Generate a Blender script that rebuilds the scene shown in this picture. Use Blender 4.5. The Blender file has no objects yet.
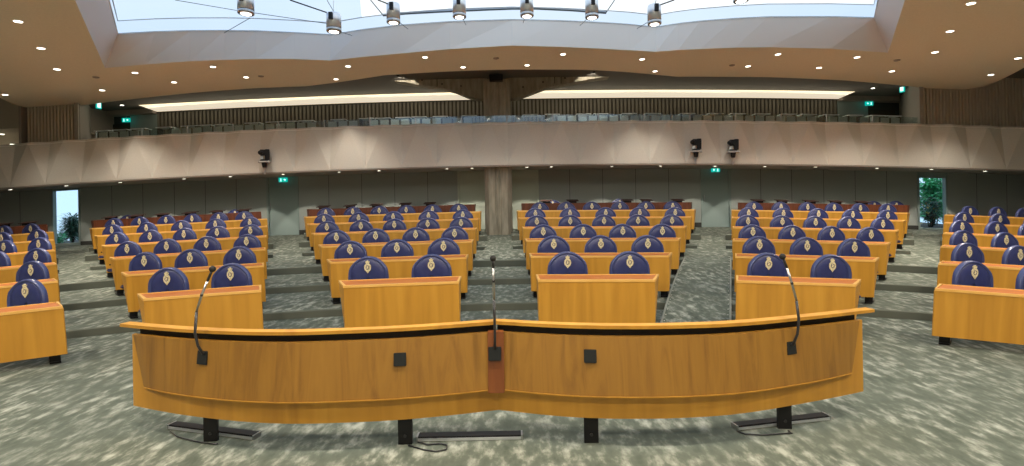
import bpy, bmesh, math, random
from mathutils import Vector, Matrix
random.seed(7)
SC = bpy.context.scene
COL = SC.collection
PI = math.pi

# ------------------------------------------------------------------ camera, sky, exposure
F = 480.0            # focal length in pixels of the 1024x466 frame
CZ = 1.72            # eye height
HY = 200.0           # horizon row
ROLL = math.radians(1.0)
cam_d = bpy.data.cameras.new('camera')
cam = bpy.data.objects.new('camera', cam_d)
COL.objects.link(cam)
cam_d.sensor_width = 36.0
cam_d.lens = 36.0 * F / 1024.0
cam_d.shift_y = -(233.0 - HY) / 1024.0
cam_d.clip_start = 0.05
cam_d.clip_end = 300
cam.matrix_world = Matrix.Translation((0, 0, CZ)) @ Matrix.Rotation(math.radians(90), 4, 'X') @ Matrix.Rotation(-ROLL, 4, 'Z')
SC.camera = cam

SC.view_settings.view_transform = 'Standard'
SC.view_settings.look = 'None'
SC.view_settings.gamma = 1.0
SC.view_settings.use_curve_mapping = False
SC.view_settings.exposure = 0.28
SC.cycles.use_denoising = True
SC.cycles.max_bounces = 8
SC.cycles.diffuse_bounces = 4
SC.cycles.transparent_max_bounces = 12
SC.cycles.sample_clamp_indirect = 4.0

world = bpy.data.worlds.new('world')
SC.world = world
world.use_nodes = True
wn = world.node_tree
bg = wn.nodes['Background']
bg.inputs['Strength'].default_value = 1.15
tc = wn.nodes.new('ShaderNodeTexCoord')
nz = wn.nodes.new('ShaderNodeTexNoise')
nz.inputs['Scale'].default_value = 1.6
nz.inputs['Detail'].default_value = 3
rp = wn.nodes.new('ShaderNodeValToRGB')
rp.color_ramp.elements[0].position = 0.38
rp.color_ramp.elements[0].color = (0.62, 0.78, 0.98, 1)
rp.color_ramp.elements[1].position = 0.62
rp.color_ramp.elements[1].color = (0.93, 0.97, 1.0, 1)
wn.links.new(tc.outputs['Generated'], nz.inputs['Vector'])
wn.links.new(nz.outputs['Fac'], rp.inputs['Fac'])
wn.links.new(rp.outputs['Color'], bg.inputs['Color'])

SPOT_W = 235.0       # ceiling downlights
SOFFIT_W = 52.0       # small spots under the gallery
# portal over the skylight: guides sampling of the real sky, adds no light
pd = bpy.data.lights.new('skylight_portal', 'AREA')
pd.shape = 'RECTANGLE'; pd.size = 19.0; pd.size_y = 9.0
pd.cycles.is_portal = True
po = bpy.data.objects.new('skylight_portal', pd)
po.location = (0, 8.0, 6.6)
COL.objects.link(po)

# ------------------------------------------------------------------ measuring helpers
CA, SA = math.cos(ROLL), math.sin(ROLL)

def sag(X, Y):
    """The hall floor and galleries fall slightly towards both sides."""
    y = max(Y, abs(X) / 1.2, 0.4)
    return 0.0256 * X * X / y

def W(X, Y, Z):
    return Vector((X, Y, Z - sag(X, Y)))

def UP(x, y, z=None, Y=None):
    """photo pixel -> hall point at height z or distance Y (before the side fall)."""
    xc = 512 + (x - 512) * CA - (y - HY) * SA
    yc = HY + (y - HY) * CA + (x - 512) * SA
    r = (xc - 512) / F
    yc -= 0.0256 * F * min(r * r, abs(r) * 1.2)
    if Y is None:
        Y = (z - CZ) * F / (HY - yc)
    else:
        z = CZ + (HY - yc) * Y / F
    return Vector((r * Y, Y, z))

def bow(D, u):
    return D * (1 - 0.115 * u * u)

def PX(x, D, z):
    """photo column x on the seating line D at height z."""
    Y = D; u = (x - 512) / 512
    for _ in range(4):
        Y = bow(D, u)
        y = HY + (CZ - z) * F / Y
        xc = 512 + (x - 512) * CA - (y - HY) * SA
        u = (xc - 512) / 512
    Y = bow(D, u)
    return (xc - 512) / F * Y, Y

def uline(D, u):
    Y = bow(D, max(-1.15, min(1.15, u)))
    return u * 512 / F * Y, Y

# ------------------------------------------------------------------ materials
def mat(name, col=(0.8, 0.8, 0.8), rough=0.5, metal=0.0, spec=0.5, emit=None, es=1.0):
    m = bpy.data.materials.new(name)
    m.use_nodes = True
    b = m.node_tree.nodes['Principled BSDF']
    b.inputs['Base Color'].default_value = (*col, 1)
    b.inputs['Roughness'].default_value = rough
    b.inputs['Metallic'].default_value = metal
    b.inputs['Specular IOR Level'].default_value = spec
    if emit:
        b.inputs['Emission Color'].default_value = (*emit, 1)
        b.inputs['Emission Strength'].default_value = es
    return m

def noise_mat(name, stops, scale=(1, 1, 1), nscale=5.0, detail=3.0, rough=0.6, spec=0.5, distort=0.0, nrough=0.5, bump=0.0, world_space=False, extra=None):
    m = mat(name, stops[0][1], rough, spec=spec)
    nt = m.node_tree; b = nt.nodes['Principled BSDF']
    t = nt.nodes.new('ShaderNodeTexCoord'); mp = nt.nodes.new('ShaderNodeMapping')
    mp.inputs['Scale'].default_value = scale
    n = nt.nodes.new('ShaderNodeTexNoise')
    n.inputs['Scale'].default_value = nscale; n.inputs['Detail'].default_value = detail
    n.inputs['Distortion'].default_value = distort; n.inputs['Roughness'].default_value = nrough
    r = nt.nodes.new('ShaderNodeValToRGB')
    while len(r.color_ramp.elements) < len(stops):
        r.color_ramp.elements.new(0.5)
    for e, (p, c) in zip(r.color_ramp.elements, stops):
        e.position = p; e.color = (*c, 1)
    nt.links.new(t.outputs['Object'], mp.inputs['Vector'])
    nt.links.new(mp.outputs['Vector'], n.inputs['Vector'])
    nt.links.new(n.outputs['Fac'], r.inputs['Fac'])
    out = r.outputs['Color']
    if extra:   # (scale, nscale, lo, hi, colour) second veil of noise mixed on top
        sc2, ns2, lo, hi, c2 = extra
        mp2 = nt.nodes.new('ShaderNodeMapping'); mp2.inputs['Scale'].default_value = sc2
        n2 = nt.nodes.new('ShaderNodeTexNoise'); n2.inputs['Scale'].default_value = ns2
        n2.inputs['Detail'].default_value = 5
        mr = nt.nodes.new('ShaderNodeMapRange')
        mr.inputs['From Min'].default_value = lo; mr.inputs['From Max'].default_value = hi
        mx = nt.nodes.new('ShaderNodeMix'); mx.data_type = 'RGBA'
        nt.links.new(t.outputs['Object'], mp2.inputs['Vector']); nt.links.new(mp2.outputs['Vector'], n2.inputs['Vector'])
        nt.links.new(n2.outputs['Fac'], mr.inputs['Value']); nt.links.new(mr.outputs['Result'], mx.inputs['Factor'])
        nt.links.new(out, mx.inputs['A']); mx.inputs['B'].default_value = (*c2, 1)
        out = mx.outputs['Result']
    nt.links.new(out, b.inputs['Base Color'])
    if bump:
        bp = nt.nodes.new('ShaderNodeBump'); bp.inputs['Strength'].default_value = bump
        bp.inputs['Distance'].default_value = 0.01
        nt.links.new(n.outputs['Fac'], bp.inputs['Height']); nt.links.new(bp.outputs['Normal'], b.inputs['Normal'])
    return m

def glass_mat(name, tint, refl=0.06):
    m = bpy.data.materials.new(name); m.use_nodes = True
    nt = m.node_tree
    nt.nodes.clear()
    o = nt.nodes.new('ShaderNodeOutputMaterial'); mx = nt.nodes.new('ShaderNodeMixShader')
    tr = nt.nodes.new('ShaderNodeBsdfTransparent'); gl = nt.nodes.new('ShaderNodeBsdfGlossy')
    tr.inputs['Color'].default_value = (*tint, 1)
    gl.inputs['Roughness'].default_value = 0.05
    mx.inputs['Fac'].default_value = refl
    nt.links.new(tr.outputs[0], mx.inputs[1]); nt.links.new(gl.outputs[0], mx.inputs[2]); nt.links.new(mx.outputs[0], o.inputs[0])
    return m

M = {}
M['oak'] = noise_mat('oak_veneer', [(0.30, (0.42, 0.195, 0.020)), (0.55, (0.52, 0.252, 0.028)), (0.75, (0.58, 0.295, 0.038))],
                     scale=(3.2, 3.2, 0.22), nscale=2.2, detail=4, rough=0.42, distort=0.6)
M['oak_edge'] = noise_mat('oak_edge', [(0.3, (0.72, 0.39, 0.09)), (0.7, (0.80, 0.47, 0.13))], scale=(1, 1, 1), nscale=4, rough=0.35)
M['top'] = noise_mat('cherry_top', [(0.3, (0.40, 0.110, 0.018)), (0.7, (0.55, 0.18, 0.032))], scale=(0.6, 4, 4), nscale=3, spec=0.25, rough=0.42, distort=0.4)
M['walnut'] = noise_mat('walnut_veneer', [(0.30, (0.205, 0.094, 0.015)), (0.5, (0.29, 0.138, 0.020)), (0.72, (0.335, 0.165, 0.024))],
                        scale=(4.5, 4.5, 0.35), nscale=2.0, detail=6, rough=0.45, distort=1.6, nrough=0.6)
M['redwood'] = noise_mat('red_wood', [(0.3, (0.15, 0.042, 0.010)), (0.7, (0.23, 0.070, 0.015))], scale=(5, 5, 0.4), nscale=3, rough=0.4)
M['darkred'] = noise_mat('dark_red_wood', [(0.3, (0.11, 0.030, 0.011)), (0.7, (0.19, 0.052, 0.018))], scale=(6, 6, 0.5), nscale=3, rough=0.5)
M['restwood'] = mat('dark_rest_wood', (0.045, 0.018, 0.012), 0.6)
M['black'] = mat('black_metal', (0.008, 0.008, 0.009), 0.55, spec=0.3)
M['blackplastic'] = mat('black_plastic', (0.02, 0.02, 0.022), 0.35)
M['socket'] = mat('dark_grey_plate', (0.016, 0.018, 0.018), 0.6, spec=0.25)
M['shade_foam'] = mat('shade_and_foam_black', (0.008, 0.007, 0.006), 0.8)  # painted shade of the bench slot, also the microphone foam
M['steel'] = mat('brushed_steel', (0.45, 0.46, 0.47), 0.3, metal=1.0)
M['chrome'] = mat('chrome', (0.74, 0.76, 0.80), 0.32, metal=0.75)
M['leather'] = noise_mat('blue_leather', [(0.3, (0.024, 0.031, 0.108)), (0.7, (0.033, 0.042, 0.140))], nscale=14, rough=0.36, bump=0.15)
M['leather_edge'] = mat('blue_leather_bolster', (0.045, 0.058, 0.16), 0.28)  # paler than the cushion leather, edge highlights put into its colour
M['gold'] = noise_mat('gold_embroidery', [(0.35, (0.52, 0.42, 0.20)), (0.6, (0.78, 0.70, 0.46))], nscale=60, rough=0.5)
M['crestdark'] = mat('dark_embroidery', (0.20, 0.17, 0.16), 0.6)
M['carpet'] = noise_mat('mottled_carpet', [(0.30, (0.074, 0.088, 0.070)), (0.48, (0.112, 0.128, 0.103)), (0.56, (0.20, 0.215, 0.178)), (0.68, (0.36, 0.38, 0.325))],
                        scale=(1.2, .62, 1), nscale=8.5, detail=6, rough=0.95, spec=0.1, distort=0.0, nrough=0.60,
                        extra=((1, 1, 1), 1.3, 0.42, 0.82, (0.105, 0.120, 0.098)))
M['carpet_edge'] = mat('carpet_riser', (0.115, 0.122, 0.098), 0.95, spec=0.1)
M['strip'] = mat('pale_edge_strip', (0.22, 0.23, 0.19), 0.7)
M['stud'] = mat('pale_studs', (0.75, 0.74, 0.66), 0.4)
M['tan'] = noise_mat('tan_ceiling_plaster', [(0.4, (0.78, 0.71, 0.55)), (0.6, (0.82, 0.745, 0.58))], nscale=30, rough=0.9, spec=0.1)
M['white'] = mat('white_plaster', (0.72, 0.70, 0.69), 0.85, spec=0.2)
M['parapet'] = noise_mat('parapet_plaster', [(0.4, (0.69, 0.655, 0.59)), (0.6, (0.72, 0.685, 0.615))], nscale=25, rough=0.85, spec=0.15)
M['sill'] = mat('pale_sill', (0.93, 0.90, 0.84), 0.45)
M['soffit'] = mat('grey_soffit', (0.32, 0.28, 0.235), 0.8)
M['backwall'] = noise_mat('dark_fabric_wall', [(0.4, (0.33, 0.36, 0.34)), (0.6, (0.36, 0.395, 0.37))], nscale=40, rough=0.9, spec=0.1)
M['seam'] = mat('wall_seam', (0.035, 0.035, 0.03), 0.9)
M['niche_lit'] = mat('grey_green_lit_panel', (0.50, 0.55, 0.46), 0.7)
M['doorgrey'] = mat('grey_blue_door', (0.26, 0.33, 0.31), 0.6)
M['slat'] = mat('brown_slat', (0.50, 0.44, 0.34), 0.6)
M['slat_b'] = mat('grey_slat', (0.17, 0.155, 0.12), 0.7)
M['slatgap'] = mat('slat_backing', (0.06, 0.05, 0.035), 0.9)
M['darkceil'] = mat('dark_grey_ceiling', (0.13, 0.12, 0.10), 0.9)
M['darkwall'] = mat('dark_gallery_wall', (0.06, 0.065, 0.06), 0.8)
M['greywall'] = mat('grey_return_wall', (0.30, 0.28, 0.24), 0.8)
M['concrete'] = noise_mat('board_marked_concrete', [(0.35, (0.26, 0.235, 0.18)), (0.65, (0.38, 0.345, 0.27))], scale=(3, 3, 0.6), nscale=3, detail=6, rough=0.9, spec=0.1)
M['concrete_hole'] = mat('concrete_tie_hole', (0.03, 0.025, 0.02), 0.9)
M['lampglow'] = mat('lamp_glow', (0.9, 0.9, 0.9), 0.5, emit=(1.0, 0.94, 0.82), es=5.0)
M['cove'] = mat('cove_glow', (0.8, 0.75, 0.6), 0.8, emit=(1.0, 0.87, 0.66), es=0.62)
M['exit'] = mat('exit_green', (0.0, 0.4, 0.3), 0.4, emit=(0.0, 0.55, 0.47), es=0.7)
M['exitwhite'] = mat('exit_white', (0.8, 0.9, 0.9), 0.4, emit=(0.75, 1.0, 0.95), es=1.3)
M['glass_blue'] = glass_mat('blue_tinted_glass', (0.62, 0.71, 0.82), 0.02)
M['glass_clear'] = glass_mat('clear_glass', (0.92, 0.95, 0.96), 0.02)
M['glass_band'] = glass_mat('frosted_band_glass', (0.58, 0.67, 0.77), 0.02)
M['glass_rail'] = glass_mat('balustrade_glass', (0.80, 0.88, 0.88), 0.10)
M['glass_win'] = glass_mat('window_glass', (0.86, 0.96, 1.0), 0.03)
M['mullion'] = mat('grey_mullion', (0.62, 0.66, 0.70), 0.5)
M['seatgrey'] = mat('pale_grey_seat', (0.66, 0.70, 0.68), 0.5)
M['desktopgrey'] = mat('pale_desk_top', (0.82, 0.88, 0.90), 0.3)
M['outwhite'] = mat('white_exterior_wall', (0.85, 0.90, 0.93), 0.9)
M['leaf'] = noise_mat('green_leaf', [(0.35, (0.03, 0.30, 0.13)), (0.6, (0.12, 0.68, 0.28))], nscale=3, rough=0.4)
M['leafdark'] = noise_mat('dark_leaf', [(0.35, (0.008, 0.05, 0.035)), (0.6, (0.03, 0.16, 0.09))], nscale=3, rough=0.4)
M['leafyellow'] = mat('yellow_leaf', (0.55, 0.42, 0.08), 0.5)
M['soil'] = mat('soil', (0.03, 0.025, 0.02), 0.9)
M['cameragrey'] = mat('camera_grey', (0.42, 0.40, 0.38), 0.5)

# ------------------------------------------------------------------ mesh helpers
class MB:
    def __init__(s):
        s.v = []; s.f = []; s.mi = []; s.cur = 0; s.smooth = []
        s.sm = False
    def face(s, idx):
        s.f.append(idx); s.mi.append(s.cur); s.smooth.append(s.sm)
    def add(s, vs, fs):
        o = len(s.v); s.v += [Vector(v) for v in vs]
        for f in fs: s.face([i + o for i in f])
    def box(s, x0, x1, y0, y1, z0, z1):
        s.add([(x0, y0, z0), (x1, y0, z0), (x1, y1, z0), (x0, y1, z0), (x0, y0, z1), (x1, y0, z1), (x1, y1, z1), (x0, y1, z1)],
              [(0, 3, 2, 1), (4, 5, 6, 7), (0, 1, 5, 4), (1, 2, 6, 5), (2, 3, 7, 6), (3, 0, 4, 7)])
    def hexa(s, p):   # 8 points, bottom 4 ccw then top 4
        s.add(p, [(0, 3, 2, 1), (4, 5, 6, 7), (0, 1, 5, 4), (1, 2, 6, 5), (2, 3, 7, 6), (3, 0, 4, 7)])
    def prism(s, poly, a, b, axis='y'):
        """poly in the plane normal to AXIS, swept from a to b."""
        def P(p, t):
            return (p[0], t, p[1]) if axis == 'y' else (t, p[0], p[1]) if axis == 'x' else (p[0], p[1], t)
        n = len(poly)
        vs = [P(p, a) for p in poly] + [P(p, b) for p in poly]
        fs = [tuple(range(n)), tuple(range(2 * n - 1, n - 1, -1))] + [(i, i + n, (i + 1) % n + n, (i + 1) % n) for i in range(n)]
        s.add(vs, fs)
    def grid(s, rows):
        """rows: list of equal length lists of points."""
        o = len(s.v); n = len(rows[0])
        for r in rows: s.v += [Vector(p) for p in r]
        for i in range(len(rows) - 1):
            for j in range(n - 1):
                a = o + i * n + j
                s.face([a, a + 1, a + n + 1, a + n])
    def tube(s, pts, r, n=8, caps=True):
        pts = [Vector(p) for p in pts]
        rr = r if isinstance(r, (list, tuple)) else [r] * len(pts)
        rings = []
        prev = None
        for i, p in enumerate(pts):
            t = (pts[min(i + 1, len(pts) - 1)] - pts[max(i - 1, 0)]).normalized()
            if prev is None:
                a = Vector((0, 0, 1)) if abs(t.z) < 0.9 else Vector((1, 0, 0))
                nrm = t.cross(a).normalized()
            else:
                nrm = (prev - t * prev.dot(t)).normalized()
            prev = nrm
            bn = t.cross(nrm)
            rings.append([p + (nrm * math.cos(2 * PI * k / n) + bn * math.sin(2 * PI * k / n)) * rr[i] for k in range(n)])
        o = len(s.v)
        for r_ in rings: s.v += r_
        for i in range(len(pts) - 1):
            for k in range(n):
                a = o + i * n + k; b = o + i * n + (k + 1) % n
                s.face([a, b, b + n, a + n])
        if caps:
            s.face([o + k for k in range(n)][::-1]); s.face([o + (len(pts) - 1) * n + k for k in range(n)])
    def lathe(s, prof, n=16, c=(0, 0, 0)):
        """prof: (radius, z) from bottom to top."""
        o = len(s.v); c = Vector(c)
        for r, z in prof:
            for k in range(n):
                s.v.append(c + Vector((r * math.cos(2 * PI * k / n), r * math.sin(2 * PI * k / n), z)))
        for i in range(len(prof) - 1):
            for k in range(n):
                a = o + i * n + k; b = o + i * n + (k + 1) % n
                s.face([a, b, b + n, a + n])
        s.face([o + k for k in range(n)][::-1]); s.face([o + (len(prof) - 1) * n + k for k in range(n)])
    def ball(s, c, r, n=12, m=8):
        c = Vector(c); rr = r if isinstance(r, (tuple, list)) else (r, r, r)
        o = len(s.v)
        for i in range(1, m):
            th = PI * i / m
            for k in range(n):
                s.v.append(c + Vector((rr[0] * math.sin(th) * math.cos(2 * PI * k / n), rr[1] * math.sin(th) * math.sin(2 * PI * k / n), -rr[2] * math.cos(th))))
        for i in range(m - 2):
            for k in range(n):
                a = o + i * n + k; b = o + i * n + (k + 1) % n
                s.face([a, b, b + n, a + n])
        lo = len(s.v); s.v += [c - Vector((0, 0, rr[2])), c + Vector((0, 0, rr[2]))]
        for k in range(n):
            s.face([lo, o + (k + 1) % n, o + k]); s.face([lo + 1, o + (m - 2) * n + k, o + (m - 2) * n + (k + 1) % n])
    def build(s, name, mats, parent=None, bevel=0.0, warp=False, autosmooth=False):
        me = bpy.data.meshes.new(name)
        vs = [W(*v) for v in s.v] if warp else s.v
        me.from_pydata([tuple(v) for v in vs], [], s.f)
        if not isinstance(mats, (list, tuple)): mats = [mats]
        for m in mats: me.materials.append(m)
        me.polygons.foreach_set('material_index', s.mi)
        me.polygons.foreach_set('use_smooth', [x or autosmooth for x in s.smooth])
        me.update()
        if bevel:
            bm = bmesh.new(); bm.from_mesh(me)
            bmesh.ops.bevel(bm, geom=[e for e in bm.edges if e.is_manifold and e.calc_face_angle(0) > 0.5], offset=bevel, segments=2, affect='EDGES', clamp_overlap=True)
            bm.to_mesh(me); bm.free()
        bm = bmesh.new(); bm.from_mesh(me); bmesh.ops.recalc_face_normals(bm, faces=bm.faces); bm.to_mesh(me); bm.free()
        o = bpy.data.objects.new(name, me); COL.objects.link(o)
        if parent: o.parent = parent
        return o

def empty(name, loc, rz=0.0, ry=0.0):
    o = bpy.data.objects.new(name, None); COL.objects.link(o)
    o.location = loc; o.rotation_euler = (0, ry, rz); o.empty_display_size = 0.2
    return o

def tag(o, label, cat, group=None, kind=None):
    o['label'] = label; o['category'] = cat
    if group: o['group'] = group
    if kind: o['kind'] = kind
    return o

def struct(o):
    o['kind'] = 'structure'; return o

KIDS = {}
def copy_tree(o, parent=None):
    c = o.copy(); COL.objects.link(c)
    if parent is not None: c.parent = parent
    for ch in KIDS_OF(o): copy_tree(ch, c)
    return c
def KIDS_OF(o):
    if o.name not in KIDS: KIDS[o.name] = [x for x in bpy.data.objects if x.parent == o]
    return KIDS[o.name]

def place(o, X, Y, Z, rz=0.0):
    o.location = W(X, Y, Z)
    o.rotation_euler = (0, 0.0512 * X / max(Y, 1.0), rz)

def add_spot(loc, power, ang, blend=.6, radius=.08, col=(1.0, .90, .76)):
    d = bpy.data.lights.new('downlight_lamp', 'SPOT'); d.energy = power; d.spot_size = math.radians(ang); d.spot_blend = blend
    d.shadow_soft_size = radius; d.color = col
    o = bpy.data.objects.new('downlight_lamp', d); o.location = loc; COL.objects.link(o); return o
ORD = ['first', 'second', 'third', 'fourth', 'fifth', 'sixth', 'seventh', 'eighth', 'ninth', 'tenth', 'eleventh', 'twelfth', 'thirteenth', 'fourteenth', 'fifteenth', 'sixteenth', 'seventeenth', 'eighteenth', 'nineteenth', 'twentieth']
TENS = [(20, 'twenty'), (30, 'thirty'), (40, 'forty')]
for q in range(20, 60): ORD.append(('twenty-', 'thirty-', 'forty-', 'fifty-')[q // 10 - 2 if (q + 1) % 10 else q // 10 - 2] + ORD[q % 10] if (q + 1) % 10 else {30: 'thirtieth', 40: 'fortieth', 50: 'fiftieth', 60: 'sixtieth'}[q + 1])

# ------------------------------------------------------------------ setting: floors
DK = [6.6, 8.2, 9.8, 11.4, 13.0, 14.7, 15.95]          # back edge of each desk row
FZ = [0.0, 0.116, 0.236, 0.384, 0.537, 0.69, 0.79]      # floor level under each row
RIS = [None, 7.5, 9.12, 10.72, 12.3, 13.9, 15.42]       # riser in front of each row
US = [-1.6 + 3.2 * i / 80 for i in range(81)]
HALFW = 21.5
WALLY = 17.5

def usurf(mb, z0, D0, z1, D1, us=US, n=2):
    rows = []
    for k in range(n + 1):
        t = k / n; D = D0 + (D1 - D0) * t; z = z0 + (z1 - z0) * t
        rows.append([(*uline(D, u), z) for u in us])
    mb.grid(rows)

fl = MB()
# flat front floor, from behind the camera to the first riser
rows = []
for k in range(14):
    Y0 = -4.0 + 9.0 * k / 13
    rows.append([(-HALFW + 2 * HALFW * i / 80, Y0, 0) for i in range(81)])
rows.append([(uline(7.5, u)[0], uline(7.5, u)[1], 0) for u in [-1.6 * 1.9 + 3.2 * 1.9 * i / 80 for i in range(81)]])
rows[-1] = [(X, bow(7.5, max(-1.15, min(1.15, X * F / 512 / 7.5))), 0) for X in [-HALFW + 2 * HALFW * i / 80 for i in range(81)]]
fl.grid(rows)
def xline(D):
    return [(-HALFW + 2 * HALFW * i / 80) for i in range(81)], D
def prow(D, z):
    out = []
    for i in range(81):
        X = -HALFW + 2 * HALFW * i / 80
        u = max(-1.15, min(1.15, X * F / 512 / D)); u = max(-1.15, min(1.15, X * F / 512 / bow(D, u)))
        out.append((X, bow(D, u), z))
    return out
for k in (1, 2, 3):
    D0 = RIS[k]; D1 = RIS[k + 1] if k < 3 else 10.9
    fl.cur = 1
    fl.grid([prow(D0, FZ[k - 1]), prow(D0, FZ[k] - 0.012)])
    fl.grid([prow(D0, FZ[k] - 0.012), prow(D0 + 0.02, FZ[k])])
    fl.cur = 0
    fl.grid([prow(D0 + 0.02, FZ[k]), prow(D1, FZ[k])])
fl.grid([prow(10.9, FZ[3]), prow(13, FZ[3] + 0.11), prow(15, FZ[3] + 0.22), [(x, max(y, WALLY + 0.1), z) for x, y, z in prow(19.9, 0.74)]])
struct(fl.build('floor', [M['carpet'], M['carpet_edge']], warp=True))

# ------------------------------------------------------------------ blocks of desks (photo columns of every desk end and chair centre)
BLOCKS = {
 'A': dict(name='left edge block', ends=[(-62, 62), (-62, 57), (-62, 56), (-62, 54.6), (-62, 53.8), (-62, 53), (-62, 47)],
           chairs=[[26], [31], [35.7, -5], [38, 3], [36, 0.5], [29.6, 1.5]]),
 'B': dict(name='second block from left', ends=[(139, 263), (122.3, 265.3), (110.6, 266.6), (102.3, 267.4), (94.8, 267.8), (90, 268), (91.6, 261.9)],
           chairs=[[167.5, 231], [144.4, 190.2, 239], [127, 166.4, 206.3, 246.4], [116, 149.6, 183.6, 216.8, 250.2], [111.3, 145.8, 180.4, 214.9, 249.5], [112.6, 138.7, 165.3, 191.4, 218, 243.6]]),
 'C': dict(name='block left of column', ends=[(339, 462), (326.8, 469), (318.7, 474), (311.7, 477.4), (307.3, 479.7), (303.9, 481.8), (306.9, 476)],
           chairs=[[368, 431.4], [350.2, 397, 443.5], [336.4, 375.6, 415.6, 454.5], [326.8, 360.8, 394.2, 427.6, 461], [323.7, 358.4, 393, 428.4, 462.7], [325.5, 352.5, 379, 406, 432.4, 458.6]]),
 'D': dict(name='block right of column', ends=[(535.4, 658.5), (528.6, 671.9), (524.3, 680.8), (521.5, 687), (518, 692), (516.4, 695.6), (521, 692)],
           chairs=[[567.4, 629.5], [553.7, 600.7, 647.6], [543.2, 583.2, 622.7, 662.3], [536.8, 570.2, 604, 638, 672], [535.4, 570, 605.8, 639.8, 675.3], [539.8, 566.3, 592, 620, 646, 672.9]]),
 'E': dict(name='second block from right', ends=[(734.5, 859.5), (733.7, 877.9), (731.9, 889.5), (731.6, 898), (731, 905.3), (730.7, 909), (737, 908.7)],
           chairs=[[767.8, 831.4], [759.1, 806.7, 854], [752.7, 792.6, 831.9, 870.9], [748, 782.4, 815.6, 849.3, 883], [748.8, 783.6, 818.7, 853, 888], [754.3, 781.3, 808, 834.6, 860.7, 888.5]]),
 'F': dict(name='right edge block', ends=[(936, 1090), (939.5, 1090), (941.5, 1090), (943.7, 1090), (944.5, 1090), (945, 1090), None],
           chairs=[[973.3, 1037], [968.5, 1019.5], [964.4, 1006], [962.3, 997.3, 1031], [964.8, 1000.5, 1035], [970.8, 999, 1026]]),
}
DZ = [0.69, 0.806, 0.926, 1.074, 1.235, 1.385, 1.59]   # desk top heights

# raised platforms under rows 5, 6 and 7 of each block
for key, B in BLOCKS.items():
    for k in (4, 5, 6):
        e = B['ends'][k] or (945, 1090)
        pad = 5 if k < 6 else 3
        D1 = RIS[k + 1] if k < 6 else 16.9
        mb = MB()
        us = [(e[0] - pad - 512) / 512 + (e[1] - e[0] + 2 * pad) / 512 * i / 10 for i in range(11)]
        if key == 'A': us = [-1.3 + (us[-1] + 1.3) * i / 10 for i in range(11)]
        if key == 'F': us = [us[0] + (1.3 - us[0]) * i / 10 for i in range(11)]
        # shift for camera tilt so the platform edge keeps to the desks
        sh = SA * (HY - (HY + (CZ - FZ[k]) * F / RIS[k])) / 512
        us = [u + sh for u in us]
        z1 = FZ[k]; z0 = 0.3
        fr = [(*uline(RIS[k], u), z1) for u in us]; bk = [(*uline(D1 if k == 6 else 16.9, u), z1) for u in us]
        mb.grid([fr, bk])
        mb.cur = 1
        mb.grid([[(x, y, z0) for x, y, z in fr], fr])
        mb.grid([[(x, y, z0) for x, y, z in bk], bk])
        for q in (0, -1):
            mb.grid([[(fr[q][0], fr[q][1], z0), fr[q]], [(bk[q][0], bk[q][1], z0), bk[q]]])
        struct(mb.build('floor_platform', [M['carpet'], M['carpet_edge']], warp=True))

# ramp in the aisle between the two blocks right of the column
rb = MB()
def ramp_pt(x, t, dz=0.0):
    Y = 5.9 + (10.75 - 5.9) * t
    z = 0.004 + 0.40 * t ** .93
    p = UP(x, HY + (CZ - z) * F / Y, Y=Y)
    return (p.x, Y, z + dz)
N = 10
L = [ramp_pt(655 + (684.5 - 655) * (i / N) ** 0.8, i / N) for i in range(N + 1)]
R_ = [ramp_pt(731.5, i / N) for i in range(N + 1)]
rb.grid([L, R_])
rb.cur = 1
rb.grid([[(x, y, z - 0.35) for x, y, z in L], L]); rb.grid([[(x, y, z - 0.35) for x, y, z in R_], R_])
struct(rb.build('floor_ramp', [M['carpet'], M['carpet_edge']], warp=True))
for side, P in (('left', L), ('right', R_)):
    mb = MB()
    s = 1 if side == 'left' else -1
    for i in range(N):
        a, b = Vector(P[i]), Vector(P[i + 1])
        mb.hexa([a + Vector((0, 0, 0)), a + Vector((s * .03, 0, 0)), b + Vector((s * .03, 0, 0)), b, a + Vector((0, 0, .006)), a + Vector((s * .03, 0, .006)), b + Vector((s * .03, 0, .006)), b + Vector((0, 0, .006))])
        mb.cur = 1
        for t in (.25, .75):
            c = a.lerp(b, t) + Vector((s * .05, 0, .006)); mb.ball(c, (.008, .008, .003), 6, 4)
        mb.cur = 0
    struct(mb.build('trim_ramp_' + side, [M['strip'], M['stud']], warp=True))

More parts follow.
